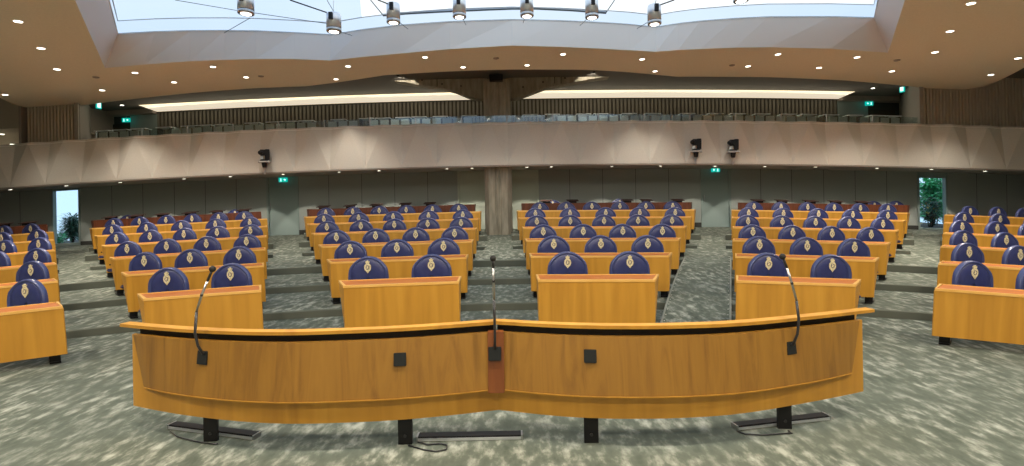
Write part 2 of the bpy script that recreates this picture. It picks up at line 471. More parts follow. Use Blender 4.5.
# ------------------------------------------------------------------ the desks
def make_desk(key, k, e):
    B = BLOCKS[key]
    zt = DZ[k]; zf = FZ[k]
    H = zt - zf
    xl, yl = PX(e[0], DK[k], zt); xr, yr = PX(e[1], DK[k], zt)
    cx, cy = (xl + xr) / 2, (yl + yr) / 2
    cxp = (e[0] + e[1]) / 2
    w = math.hypot(xr - xl, yr - yl) / 2
    yaw = math.atan2(yr - yl, xr - xl)
    red = k == 6
    root = empty('bench_desk', (0, 0, 0))
    place(root, cx, cy, zf, yaw)
    dep = 0.45 if not red else 0.35
    wood = M['darkred'] if red else M['oak']; edge = M['darkred'] if red else M['oak_edge']; topm = M['darkred'] if red else M['top']
    t = 0.028
    # local frame: back edge of the top at y=0, front at y=-dep; ends splay so that the front edge is a little shorter
    q = 6.6 / DK[k]
    i0, i1 = {'A': (0, -1.5), 'B': (5, .5), 'C': (4.7, 2.5), 'D': (2.2, 3.5), 'E': (.5, 4.5), 'F': (-2.5, 0)}[key]
    Ri = Matrix.Rotation(-yaw, 3, 'Z')
    def front(px):
        fx, fy = PX(px, DK[k] - dep, zt); v = Ri @ Vector((fx - cx, fy - cy, 0)); return v.x
    f0, f1 = front(e[0] + i0 * q), front(e[1] - i1 * q)
    def quadbox(a, b, z0, z1):   # a: (x, y) corner list, ccw
        return [(*p, z0) for p in a] + [(*p, z1) for p in a]
    mb = MB(); mb.hexa(quadbox([(f0 + t, -dep + t), (f1 - t, -dep + t), (w - t, -.02), (-w + t, -.02)], 0, H - .03, H - .008))
    mb.build('desk_top', topm, root)
    mb = MB()   # pale raised border
    zb0, zb1 = H - .030, H
    mb.hexa(quadbox([(f0, -dep), (f1, -dep), (f1 - t, -dep + t), (f0 + t, -dep + t)], 0, zb0, zb1))
    mb.hexa(quadbox([(f0, -dep), (f0 + t, -dep + t), (-w + t, 0), (-w, 0)], 0, zb0, zb1))
    mb.hexa(quadbox([(f1 - t, -dep + t), (f1, -dep), (w, 0), (w - t, 0)], 0, zb0, zb1))
    mb.hexa(quadbox([(-w + t, -.02), (w - t, -.02), (w - t, 0), (-w + t, 0)], 0, zb0, zb1))
    mb.build('border', edge, root)
    zb = 0.12
    g0, g1 = f0 + .004, f1 - .004
    mb = MB(); mb.hexa(quadbox([(g0, -dep + .006), (g1, -dep + .006), (g1, -dep + .026), (g0, -dep + .026)], 0, zb, zb0))
    mb.build('front_panel', wood, root)
    for s in (-1, 1):
        a = g0 if s < 0 else g1; c = s * (w - .004)
        q = -s * .02
        mb = MB()
        tri = [(a, -dep + .027, zb), (a + (c - a) * .1, -dep + .07, zb), (c, -.005, zb0 - .001), (a, -dep + .027, zb0 - .001)]
        vs = tri + [(x + q, y, z) for x, y, z in tri]
        mb.add(vs, [(0, 1, 2, 3), (7, 6, 5, 4), (0, 4, 5, 1), (1, 5, 6, 2), (2, 6, 7, 3), (3, 7, 4, 0)])
        mb.build('side_panel', wood, root)
        lx = a - s * .10
        def sx(y): return (c - a) * (y + dep) / dep
        mb = MB()
        for y0, y1, z1 in ((-dep + .14, -dep + .20, zb0 - .005), (-dep + .12, -.08, .02)):
            mb.hexa(quadbox([(lx - .055 + sx(y0), y0), (lx + .055 + sx(y0), y0), (lx + .055 + sx(y1), y1), (lx - .055 + sx(y1), y1)], 0, 0.0, z1))
        mb.build('leg', M['black'], root)
    row = ['front', 'second', 'third', 'fourth', 'fifth', 'sixth'][k] if k < 6 else ''
    if red:
        tag(root, f'dark red wooden rear desk before the back wall, {B["name"]}', 'desk', 'dark red desks before the back wall')
    else:
        tag(root, f'long oak desk with cherry top and black legs, {row} row, {B["name"]}', 'desk', 'oak desks of the seating blocks')
    return root, cx, cy, yaw

# ------------------------------------------------------------------ one chair, copied later
def outline(s=1.0, dz=0.0, n=6):
    P = [(.280, .42), (.285, .60), (.282, .69), (.273, .75), (.257, .793), (.236, .822), (.212, .852), (.172, .889), (.122, .921), (.062, .943), (0, .951)]
    R = [(x, z) for x, z in P]
    L_ = [(-x, z) for x, z in P[:-1]][::-1]
    return R + L_

def make_chair():
    root = empty('chair', (0, 0, 0))
    # backrest shell with rolled bolster edge, face towards -y, slight curve
    def cy(x): return 0.022 * (abs(x) / .285) ** 2 * -1.0
    out = outline()
    mb = MB(); mb.sm = True
    def ring(sc, y, zc=.62):
        return [(x * 1.045 * sc[0], y + cy(x * sc[0]), zc + (z - zc) * sc[1] if z > zc else z) for x, z in out]
    rings = [ring((.985, .99), .035), ring((1.0, 1.0), .022), ring((1.0, 1.0), -.012), ring((.975, .98), -.030), ring((.91, .93), -.034), ring((.85, .88), -.020)]
    n = len(out)
    rows = [r for r in rings]
    mb.grid(rows)
    # backs
    o = len(mb.v); mb.sm = False
    mb.v += [Vector(p) for p in rings[0]]; mb.face(list(range(o, o + n)))
    mb.build('backrest', M['leather_edge'], root)
    mb = MB(); mb.sm = True
    inner = [ring((.855, .885), -.019), ring((.81, .84), -.030), ring((.5, .55), -.036), ring((.05, .1), -.036)]
    inner = [[(x, y, max(z, .43) if True else z) for x, y, z in r] for r in inner]
    mb.grid(inner)
    mb.build('back_cushion', M['leather'], root)
    # embroidered crest
    em = empty('crest', (0, 0, 0)); 
    # crest as one mesh with two tones: crown, oval wreath, dark centre with small lion, drop
    mb = MB()
    yy = -.043
    def disc(cx, cz, rx, rz, y0, y1, n=14):
        mb.prism([(cx + rx * math.cos(2 * PI * i / n), cz + rz * math.sin(2 * PI * i / n)) for i in range(n)], y0, y1)
    z0 = .795
    mb.prism([(0, z0 - .098), (.022, z0 - .066), (.045, z0 - .045), (.053, z0 - .01), (.050, z0 + .025), (.030, z0 + .052), (0, z0 + .058), (-.030, z0 + .052), (-.050, z0 + .025), (-.053, z0 - .01), (-.045, z0 - .045), (-.022, z0 - .066)], yy - .006, yy + .01)
    mb.prism([(-.020, z0 + .052), (.020, z0 + .052), (.034, z0 + .088), (.020, z0 + .094), (.012, z0 + .088), (.008, z0 + .106), (-.008, z0 + .106), (-.012, z0 + .088), (-.020, z0 + .094), (-.034, z0 + .088)], yy - .008, yy + .01)
    mb.cur = 1
    disc(0, z0 - .004, .030, .038, yy - .008, yy - .002)
    mb.cur = 0
    mb.prism([(-.018, z0 - .028), (-.006, z0 - .018), (.004, z0 - .030), (.014, z0 - .026), (.006, z0 - .006), (.018, z0 + .004), (.014, z0 + .012), (.004, z0 + .008), (.002, z0 + .026), (-.010, z0 + .024), (-.012, z0 + .012), (-.008, z0 - .002), (-.016, z0 - .010)], yy - .011, yy - .007)
    bpy.data.objects.remove(em)
    mb.v = [Vector((v.x * .95, v.y + .004, .800 + (v.z - .800) * .92)) for v in mb.v]
    mb.build('crest', [M['gold'], M['crestdark']], root)
    mb = MB(); mb.box(-.22, .20 + .02, -.30, -.015, .38, .44)
    mb.build('seat', M['leather'], root, bevel=.02)
    for s in (-1, 1):
        mb = MB(); mb.box(s * .235 - .014, s * .235 + .014, -.20, -.045, .50, .525); mb.box(s * .235 - .010, s * .235 + .010, -.14, -.11, .40, .50)
        mb.build('armrest', M['black'], root, bevel=.004)
    mb = MB(); mb.lathe([(.035, .03), (.035, .38)], 10, (0, -.12, 0)); mb.build('column', M['steel'], root)
    mb = MB(); mb.lathe([(.17, 0), (.17, .015), (.05, .035)], 16, (0, -.12, 0)); mb.build('base', M['black'], root)
    return root

chair0 = make_chair()
used = False
for key in 'ABCDEF':
    B = BLOCKS[key]
    for k in range(7):
        e = B['ends'][k]
        if e is None: continue
        root, cx, cy, yaw = make_desk(key, k, e)
        if k == 6: continue
        xs = sorted(B['chairs'][k])
        for i, x in enumerate(xs):
            D = DK[k] + 0.45
            X, Y = PX(512 + (x - 512) * .996, D, FZ[k] + .85)
            o = chair0 if not used else copy_tree(chair0)
            used = True
            place(o, X, Y + .035, FZ[k], .16 * X / Y)
            row = ['front', 'second', 'third', 'fourth', 'fifth', 'sixth'][k]
            edge_word = 'left'
            tag(o, f'blue chair with gold crest, {ORD[i]} seat from left, {row} row, {B["name"]}', 'chair', f'blue chairs of the {B["name"]}')

# things around the dark red rear desks
def make_lectern():
    root = empty('reading_rest', (0, 0, 0))
    mb = MB(); mb.hexa([(-.19, -.15, .055), (.19, -.15, .055), (.19, .12, .10), (-.19, .12, .10), (-.19, -.15, .072), (.19, -.15, .072), (.19, .12, .118), (-.19, .12, .118)])
    mb.build('rest_board', M['restwood'], root, bevel=.003)
    mb = MB(); mb.hexa([(-.12, -.10, 0), (.12, -.10, 0), (.12, .08, 0), (-.12, .08, 0), (-.12, -.10, .062), (.12, -.10, .062), (.12, .08, .095), (-.12, .08, .095)])
    mb.build('support', M['black'], root)
    return root
lect = make_lectern(); lused = False
LX = dict(A=[2.7, 29], B=[111.3, 137, 163.2, 190.5, 217.6, 243.7], C=[323.7, 350.5, 376.5, 405.3, 430], D=[546.4, 572.5, 627, 646, 677.4], E=[757.8, 782, 810, 835.5, 861.7])
for key, xs in LX.items():
    for i, x in enumerate(xs):
        X, Y = PX(x, DK[6] - .18, DZ[6])
        o = lect if not lused else copy_tree(lect); lused = True
        place(o, X, Y, DZ[6] + .002, 0)
        tag(o, f'dark red slanted reading rest on the rear desk, {ORD[i]} from left, {BLOCKS[key]["name"]}', 'reading rest', 'reading rests on the rear desks')
for i, (x, w_) in enumerate([(129, 'B'), (236, 'B'), (552.6, 'D'), (619.2, 'D'), (872.6, 'E'), (894.5, 'E')]):
    X, Y = PX(x, 16.55, 1.7)
    o = copy_tree(chair0)
    place(o, X, Y, FZ[6] - .03 + (0.02 if i in (3, 5) else 0), 0)
    tag(o, f'blue chair behind the dark red rear desk, {["left", "right"][i % 2]} one of two, {BLOCKS[w_]["name"]}', 'chair', 'blue chairs behind the rear desks')

# ------------------------------------------------------------------ foreground bench
BZ = 0.84
rail_px = [(121.4, 323.4), (158, 326.9), (195, 329.4), (235, 331.1), (275, 331.7), (308, 331.2), (341, 330), (380, 328.6), (420, 326.4), (460, 323.6), (497, 320.8)]
rail_px2 = [(497, 320.8), (528, 322.6), (560, 324.2), (590, 325.0), (617, 325.3), (665, 325.2), (720, 323.6), (760, 320.8), (801, 316.8), (838, 313.0), (873, 308.9)]
def curve_from(px):
    P = [UP(x, y, z=BZ) for x, y in px]
    P = [Vector((p.x, p.y)) for p in P]
    Q = []
    for i in range(len(P) - 1):          # Catmull-Rom
        p0 = P[max(i - 1, 0)]; p1 = P[i]; p2 = P[i + 1]; p3 = P[min(i + 2, len(P) - 1)]
        for s in range(4):
            t = s / 4
            Q.append(0.5 * ((2 * p1) + (p2 - p0) * t + (2 * p0 - 5 * p1 + 4 * p2 - p3) * t * t + (3 * p1 - p0 - 3 * p2 + p3) * t ** 3))
    Q.append(P[-1])
    # light smoothing
    for _ in range(6):
        Q = [Q[0]] + [(Q[i - 1] + Q[i] * 2 + Q[i + 1]) / 4 for i in range(1, len(Q) - 1)] + [Q[-1]]
    return Q
CL, CR = curve_from(rail_px), curve_from(rail_px2)
bench = empty('curved_bench', (0, 3.6, 0))
BO = Vector((0, 3.6, 0))
def clipx(C, px0, px1):
    """keep the curve between the rays of two photo columns"""
    r0 = (px0 - 3 - 512) / F; r1 = (px1 - 3 - 512) / F
    f = lambda p: p.x / p.y
    out = []
    for a, b in zip(C, C[1:]):
        ra, rb = f(a), f(b)
        for r in (r0, r1):
            if ra < r < rb: out.append(a.lerp(b, (r - ra) / (rb - ra)))
    out += [p.copy() for p in C if r0 <= f(p) <= r1]
    out.sort(key=f)
    return out
def normals(C):
    N_ = []
    for i in range(len(C)):
        t = (C[min(i + 1, len(C) - 1)] - C[max(i - 1, 0)]).normalized()
        m = Vector((t.y, -t.x)) if t.x > 0 else Vector((-t.y, t.x))
        if (C[i] - CL[-1]).length < 1e-3 or (C[i] - CR[0]).length < 1e-3: m = Vector((0.0, -1.0))
        N_.append(m)
    return N_       # pointing to the camera (-y)
def slab(C, o_b0, o_b1, o_t0, o_t1, z0, z1, warp=True):
    """curved plate: bottom between offsets o_b0 (camera side) and o_b1, top likewise"""
    mb = MB(); Nn = normals(C)
    def P(i, o, z):
        p = C[i] + Nn[i] * o
        return W(p.x, p.y, z) - BO
    secs = [[P(i, o_b0, z0), P(i, o_b1, z0), P(i, o_t1, z1), P(i, o_t0, z1)] for i in range(len(C))]
    n = len(C)
    for q in range(4):
        mb.sm = True
        mb.grid([[s[q] for s in secs], [s[(q + 1) % 4] for s in secs]])
        mb.sm = False
    mb.add(secs[0], [(0, 1, 2, 3)]); mb.add(secs[-1], [(3, 2, 1, 0)])
    return mb
for side, C, px in (('l', CL, (133, 497)), ('r', CR, (497, 863))):
    slab(C, .012, -.06, .012, -.06, BZ - .024, BZ).build('top_rail', M['oak'], bench)
    Cb = clipx(C, *px)
    if side == 'l': Cb = Cb + [CL[-1]] if (Cb[-1] - CL[-1]).length > 1e-4 else Cb
    else: Cb = [CR[0]] + Cb if (Cb[0] - CR[0]).length > 1e-4 else Cb
    slab(Cb, 0, -.025, 0, -.025, .19, .762).build('outer_board', M['oak'], bench)
    Ci = clipx(C, px[0] + (3 if side == 'l' else 0), px[1] - (3 if side == 'r' else 0))
    slab(Ci, -.035, -.05, -.035, -.05, .60, BZ - .024).build('slot_shade', M['shade_foam'], bench)  # black strip standing for the shade inside the slot
    # inclined front panel, its lower end shorter
    if side == 'l': Cp = clipx(C, 137, 489); 
    else: Cp = clipx(C, 505, 857.5)
    mb = MB(); Nn = normals(Cp); n = len(Cp)
    secs = []
    for i in range(n):
        f = i / (n - 1)
        ext = .12 * (1 - f) ** 8 if side == 'l' else -.10 * f ** 8
        def P(o, z, e=0):
            p = Cp[i] + Nn[i] * o; return W(p.x + e, p.y, z) - BO
        secs.append([P(.055, .365, ext), P(.035, .362, ext), P(.004, .765), P(.022, .768)])
    for q in range(4):
        mb.sm = q in (1, 3)
        mb.grid([[s[q] for s in secs], [s[(q + 1) % 4] for s in secs]])
    mb.sm = False
    mb.add(secs[0], [(0, 1, 2, 3)]); mb.add(secs[-1], [(3, 2, 1, 0)])
    mb.build('front_panel', M['walnut'], bench)
    # thin pale lip along the lower edge of the front panel
    mb = MB()
    secs2 = [[s[0] + Vector((0, -.004, 0)), s[1], s[1] + Vector((0, 0, -.007)), s[0] + Vector((0, -.004, -.007))] for s in secs]
    for q in range(4): mb.grid([[s[q] for s in secs2], [s[(q + 1) % 4] for s in secs2]])
    mb.build('panel_lip', M['oak'], bench)
# centre post
cp = CL[-1]
mb = MB(); o = W(cp.x, cp.y, 0) - BO
mb.hexa([(o.x - .068, o.y - .085, .345), (o.x + .048, o.y - .085, .345), (o.x + .048, o.y + .0, .345), (o.x - .068, o.y + .0, .345),
         (o.x - .068, o.y - .055, .775), (o.x + .048, o.y - .055, .775), (o.x + .048, o.y + .0, .775), (o.x - .068, o.y + .0, .775)])
mb.build('centre_post', M['redwood'], bench, bevel=.003)
def at_curve(x):
    C = CL if x < 497 else CR
    r = (x - 512) / F
    best = min(C, key=lambda p: abs(p.x / p.y - r)); i = C.index(best)
    return best, normals(C)[i]
for x in (207.5, 404, 592, 787.5):
    p, nn = at_curve(x - (3 if x < 500 else 3))
    X = (x - 512 - 4.0) / F * p.y
    z = -sag(X, p.y)
    mb = MB(); mb.box(X - .05, X + .05, p.y + .03 - 3.6, p.y + .055 - 3.6, z, z + .60)
    mb.build('leg', M['black'], bench)
    mb = MB(); mb.tube([(X + .0, p.y + .031 - 3.6, z + .06), (X, p.y + .022 - 3.6, z + .06)], .011, 8)
    mb.build('cable_plug', M['blackplastic'], bench)
def on_panel(x, y):
    """point on the inclined panel face seen at this photo position"""
    for it in range(3):
        p, nn = at_curve(x)
        q = UP(x, y, Y=p.y - .05)
        t = (q.z - .365) / .40
        off = .055 + (.022 - .055) * t
        q = UP(x, y, Y=p.y - off)
    return W(*q), nn
def plate(name, x, y, parent, origin, s=.046):
    q, nn = on_panel(x, y)
    ang = math.atan2(nn.x, -nn.y)
    mb = MB()
    Rm = Matrix.Rotation(ang, 3, 'Z') @ Matrix.Rotation(math.radians(-7), 3, 'X')
    pts = [(-s, -.012, -s * 1.05), (s, -.012, -s * 1.05), (s, .006, -s * 1.05), (-s, .006, -s * 1.05), (-s, -.012, s * 1.05), (s, -.012, s * 1.05), (s, .006, s * 1.05), (-s, .006, s * 1.05)]
    mb.hexa([Rm @ Vector(a) + q - origin for a in pts])
    return mb.build(name, M['socket'], parent, bevel=.003), q
for x, y in ((400, 359.3), (590.2, 356)):
    plate('cover_plate', x, y, bench, BO, .043)
tag(bench, 'long double curved oak bench with darker front panels and black slot under its rail', 'bench')

mics = [('gooseneck microphone bent to the right, on the left part of the curved bench', [(203, 354), (198, 346), (195, 333), (196.5, 312), (202, 294), (207.5, 281), (212.5, 269)], (203, 357.5)),
        ('straight upright gooseneck microphone in the middle of the curved bench', [(495, 348), (495, 335), (494.5, 318), (494, 300), (493.6, 280), (493.3, 268), (493, 258.5)], (495, 352)),
        ('gooseneck microphone curving to the left, on the right part of the curved bench', [(793, 345), (797.5, 334), (798.8, 319), (796.5, 301), (791.5, 282), (787, 268), (782.5, 256.5)], (790.5, 347.5))]
for label, path, pl in mics:
    q, nn = on_panel(*pl)
    if pl[0] == 495: q = q + Vector((0, -.036, 0))
    root = empty('microphone', q)
    plate('base_plate', pl[0], pl[1], root, q + (Vector((0, .036, 0)) if pl[0] == 495 else Vector()), .046)
    Yp = q.y - .045
    pts = [W(*UP(x, y, Y=Yp + (.02 if i == 0 else 0) + .03 * i / 6)) - q for i, (x, y) in enumerate(path)]
    full = [pts[0] + Vector((0, .03, 0))] + pts
    mb = MB(); mb.sm = True; mb.tube(full[:5], .0095, 8); mb.build('gooseneck', M['blackplastic'], root)
    mb = MB(); mb.sm = True; mb.tube(full[4:7], .0085, 8); mb.build('silver_tube', M['steel'], root)
    mb = MB(); mb.sm = True; mb.tube([full[5].lerp(full[4], .0), full[5].lerp(full[4], .12)], .0105, 8); mb.build('joint_ring', M['blackplastic'], root)
    mb = MB(); mb.sm = True; mb.tube([full[6], full[7]], .0095, 8); mb.build('capsule', M['blackplastic'], root)
    mb = MB(); mb.sm = True; mb.ball(full[7], (.023, .023, .023)); mb.build('foam_windshield', M['shade_foam'], root)
    tag(root, label, 'microphone', 'microphones on the curved bench')

# floor bars with cables
def bar(p0, p1, label, loop, base_px):
    a = UP(*p0, z=0.0); b = UP(*p1, z=0.0)
    a = W(*a); b = W(*b)
    mid = (a + b) / 2
    root = empty('floor_bar', mid)
    d = (b - a); ln = d.length; ang = math.atan2(d.y, d.x); slope = d.z / ln
    def Tp(x, y, z): 
        v = Matrix.Rotation(ang, 3, 'Z') @ Vector((x, y, 0)); return Vector((v.x, v.y, slope * x + z))
    def bx(x0, x1, y0, y1, z0, z1):
        mb.hexa([Tp(x0, y0, z0), Tp(x1, y0, z0), Tp(x1, y1, z0), Tp(x0, y1, z0), Tp(x0, y0, z1), Tp(x1, y0, z1), Tp(x1, y1, z1), Tp(x0, y1, z1)])
    h = ln / 2
    mb = MB(); bx(-h, h, 0.0, .065, 0.004, .034); mb.build('black_body', M['black'], root)
    mb = MB(); bx(-h, h, -.008, 0, 0.004, .022); mb.build('silver_edge', M['chrome'], root)
    for s in (-1, 1):
        mb = MB(); x0, x1 = sorted((s * h, s * (h + .012))); bx(x0, x1, -.008, .065, .002, .036); mb.build('end_cap', M['steel'], root)
    pts = [W(*UP(x, y, z=.008)) - mid for x, y in loop]
    mb = MB(); mb.sm = True; mb.tube(pts, .005, 6); mb.build('cable', M['blackplastic'], root)
    tag(root, label, 'floor bar', 'black bars on the floor under the bench')
bar((169, 429), (253, 440), 'black floor bar with silver edge, tilted down, at the bench leg below the left microphone', [(170, 431), (177, 436.5), (190, 440), (203, 442.5), (214, 444), (218, 443.5)], None)
bar((418, 441.5), (521, 439.5), 'longest black floor bar, lying free between the two middle bench legs', [(418, 442), (428, 444.5), (440, 443.5), (447, 445), (446, 449.5), (436, 451.5), (423, 449.5), (408, 445)], None)
bar((738, 430.5), (829, 420), 'black floor bar with silver edge at the bench leg below the right microphone', [(738, 431.5), (745, 434), (762, 435), (782, 433.5), (792, 433), (788, 430.5)], None)

# ------------------------------------------------------------------ back wall, doors, windows
ZT = 2.81
def xw(px, Y=WALLY, y=200): return UP(px, y, Y=Y).x
def wallstrip(name, m, x0, x1, z0, z1, Y=WALLY, th=0.12, seams=()):
    mb = MB(); n = max(1, int(abs(x1 - x0) / .8))
    xs = [x0 + (x1 - x0) * i / n for i in range(n + 1)]
    mb.grid([[(x, Y, z0) for x in xs], [(x, Y, z1) for x in xs]])
    mb.grid([[(x, Y + th, z0) for x in xs], [(x, Y + th, z1) for x in xs]])
    mb.grid([[(x, Y, z1) for x in xs], [(x, Y + th, z1) for x in xs]])
    for x in (x0, x1): mb.add([(x, Y, z0), (x, Y + th, z0), (x, Y + th, z1), (x, Y, z1)], [(0, 1, 2, 3)])
    mb.cur = 1
    for s in seams: mb.box(s - .006, s + .006, Y - .003, Y + .002, z0, z1)
    return struct(mb.build(name, [m, M['seam']], warp=True))
segs = [(-40, 52, 'a', []), (80, 268, 'b', [112, 143, 174.5, 205.5, 236.5]), (298, 459, 'c', [329, 362, 395, 428]), (538, 702, 'd', [570, 603, 636, 669]), (730, 918, 'e', [761, 792, 824, 855.5, 887]), (947, 1070, 'f', [977, 1007])]
for i, (a, b, nm, seams) in enumerate(segs):
    sy = 205
    x0 = xw(a, y=sy) if i else -HALFW
    x1 = xw(b, y=sy) if i < 5 else HALFW
    wallstrip('wall_back', M['backwall'], x0, x1, .5, ZT + .02, seams=[xw(s, y=sy) for s in seams] + ([xw(20, y=sy)] if i == 0 else []))
    mb = MB(); n = max(2, int((x1 - x0) / .8)); xs = [x0 + (x1 - x0) * j / n for j in range(n + 1)]
    mb.grid([[(x, WALLY - .02, .5) for x in xs], [(x, WALLY - .02, .85) for x in xs]])
    mb.grid([[(x, WALLY - .02, .85) for x in xs], [(x, WALLY, .85) for x in xs]])
    struct(mb.build('baseboard_back', M['seam'], warp=True))
# wall beside the column, its brighter lighting put into a paler colour
for a, b in ((459, 538),):
    wallstrip('wall_niche', M['niche_lit'], xw(a, y=205), xw(b, y=205), .5, ZT + .02, Y=WALLY + .02)
for px in (459, 538):
    mb = MB(); x = xw(px, y=205); mb.box(x - .03, x + .03, WALLY - .10, WALLY + .04, .5, ZT); struct(mb.build('trim_niche', M['niche_lit'], warp=True))
# doors
for i, (a, b) in enumerate(((268, 298), (702, 730))):
    x0, x1 = xw(a, y=205), xw(b, y=205)
    mb = MB(); mb.box(x0, x1, WALLY + .02, WALLY + .08, .5, ZT + .05)
    d = struct(mb.build(f'door_{i + 1}', M['doorgrey'], warp=True))
    mb = MB()
    for x in (x0, x1): mb.box(x - .035, x + .035, WALLY - .03, WALLY + .03, .6, ZT - .01)
    mb.box(x0, x1, WALLY - .03, WALLY + .03, ZT - .34, ZT - .31)
    f = mb.build('door_frame', M['doorgrey'], d, warp=True)
    mb = MB(); mb.box(x0 + .08, x0 + .10, WALLY - .03, WALLY + .01, 1.6, 1.85); mb.build('door_handle', M['steel'], d, warp=True)
# windows to the planted courtyards
for i, (a, b, top) in enumerate(((52, 80, 190.5), (918, 947, 178))):
    x0, x1 = xw(a, y=205), xw(b, y=205)
    c = (a + b) / 2
    zt = UP(c, top, Y=WALLY).z; zb = UP(c, 243 if i == 0 else 228, Y=WALLY).z
    mb = MB(); mb.box(x0, x1, WALLY + .05, WALLY + .06, zb, zt)
    wdw = struct(mb.build(f'window_{i + 1}', M['glass_win'], warp=True))
    mb = MB()
    mb.box(x0 - .02, x0 + .05, WALLY - .02, WALLY + .12, .5, ZT); mb.box(x1 - .05, x1 + .02, WALLY - .02, WALLY + .12, .5, ZT)
    mb.box(x0, x1, WALLY - .0, WALLY + .12, zt, ZT + .05); mb.box(x0, x1, WALLY - .0, WALLY + .12, .5, zb)
    mb.build('window_frame', M['doorgrey'], wdw, warp=True)

# column between the middle blocks
mb = MB()
cxm = xw(498.5, Y=15.6, y=190)
prof = [(-.44, 0), (-.44, -.22), (-.30, -.42), (-.10, -.42), (-.08, -.38), (-.04, -.38), (-.02, -.42), (.02, -.42), (.04, -.38), (.08, -.38), (.10, -.42), (.30, -.42), (.44, -.22), (.44, 0), (.44, .35), (-.44, .35)]
mb.prism([(cxm + x, 15.75 + y) for x, y in prof], .45, 5.6, axis='z')
struct(mb.build('wall_column', M['concrete'], warp=True))

# ------------------------------------------------------------------ gallery
PY = 15.0; PT = 4.16; PB = 2.81
mb = MB()
pitch = 35.6
tops = [50 + pitch * (i - 4) for i in range(-2, 40)]
def ppt(px, z, out): 
    x = xw(px, Y=PY, y=145 if z > 3.4 else 175)
    return (x, PY + out, z)
for px in [491.2 + pitch * k for k in range(-18, 19)]:
    # facet strip: apex at px on top, base corners at px -/+ pitch/2 on the bottom, recessed fold between apexes
    T = ppt(px - 1 , PT, 0); T2 = ppt(px + pitch - 1, PT, 0); Bm = ppt(px + pitch / 2 - 1, PB, 0); B0 = ppt(px - pitch / 2 - 1, PB, 0); tm = ppt(px + pitch / 2 - 1, PT, .17)
    bl = ppt(px - 1, PB, 0)
    mb.add([B0, bl, T], [(0, 1, 2)]); mb.add([bl, Bm, T], [(0, 1, 2)])
    mb.add([T, Bm, tm], [(0, 1, 2)]); mb.add([tm, Bm, T2], [(0, 1, 2)])
struct(mb.build('wall_parapet', M['parapet'], warp=True))
NX = [-HALFW + 2 * HALFW * i / 72 for i in range(73)]
mb = MB()   # sill
zig = []
for k in range(-18, 20):
    px = 491.2 + pitch * k - 1
    zig += [ppt(px, PT, -.025), ppt(px + pitch / 2, PT, .145)]
mb.grid([[(x, y, PT - .06) for x, y, z in zig], [(x, y + .06, PT + .015) for x, y, z in zig]])
mb.grid([[(x, y + .06, PT + .015) for x, y, z in zig], [(x, PY + .42, PT + .015) for x, y, z in zig]])
mb.grid([[(x, y, PT - .06) for x, y, z in zig], [(x, PY + .3, PT - .06) for x, y, z in zig]])
struct(mb.build('trim_sill', M['sill'], warp=True))
mb = MB()   # soffit below the gallery with a fascia edge
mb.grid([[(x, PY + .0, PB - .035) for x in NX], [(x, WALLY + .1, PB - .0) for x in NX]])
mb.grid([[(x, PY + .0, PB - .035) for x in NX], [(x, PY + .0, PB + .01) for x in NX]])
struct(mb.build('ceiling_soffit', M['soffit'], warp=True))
mb = MB()   # gallery floor
mb.grid([[(x, PY + .15, 3.6) for x in NX], [(x, 16.0, 3.6) for x in NX]])
mb.grid([[(x, 15.7, 3.68) for x in NX], [(x, 16.55, 3.68) for x in NX]])
mb.grid([[(x, 16.55, 3.60) for x in NX], [(x, 16.55, 3.72) for x in NX]])
mb.grid([[(x, 16.55, 3.72) for x in NX], [(x, 19.2, 3.72) for x in NX]])
mb.grid([[(x, 15.7, 3.60) for x in NX], [(x, 15.7, 3.68) for x in NX]])
mb.grid([[(x, PY + .40, 3.6) for x in NX], [(x, PY + .40, PT + .01) for x in NX]])
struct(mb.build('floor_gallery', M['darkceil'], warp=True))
GY = 18.8; GC = 5.77
mb = MB()
mb.grid([[(x, 12.6, GC) for x in NX], [(x, 15, GC) for x in NX], [(x, GY + .3, GC) for x in NX]])
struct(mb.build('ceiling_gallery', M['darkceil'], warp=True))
mb = MB()
mb.grid([[(x, GY + .12, 3.5) for x in NX], [(x, GY + .12, GC + .05) for x in NX]])
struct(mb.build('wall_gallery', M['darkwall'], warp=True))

def slats(name, m, px0, px1, Y, z0, z1, pitch_m, y=110, d=.05, ztopf=None, wf=.55):
    x0, x1 = xw(px0, Y=Y, y=y), xw(px1, Y=Y, y=y)
    n = max(2, int(round((x1 - x0) / pitch_m)))
    mb = MB(); mb.cur = 1; mb.box(x0, x1, Y + d, Y + d + .03, z0, z1); mb.cur = 0
    # fine subdivision of the backing keeps to the side fall
    for i in range(n):
        a = x0 + (x1 - x0) * i / n
        mb.box(a, a + (x1 - x0) / n * wf, Y, Y + d - .001, z0, z1)
    return struct(mb.build(name, [m, M['slatgap']], warp=True))
zslt = UP(480, 100.5, Y=GY).z
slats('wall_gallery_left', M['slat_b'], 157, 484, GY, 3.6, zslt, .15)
slats('wall_gallery_right', M['slat_b'], 510, 838, GY, 3.6, zslt, .15)
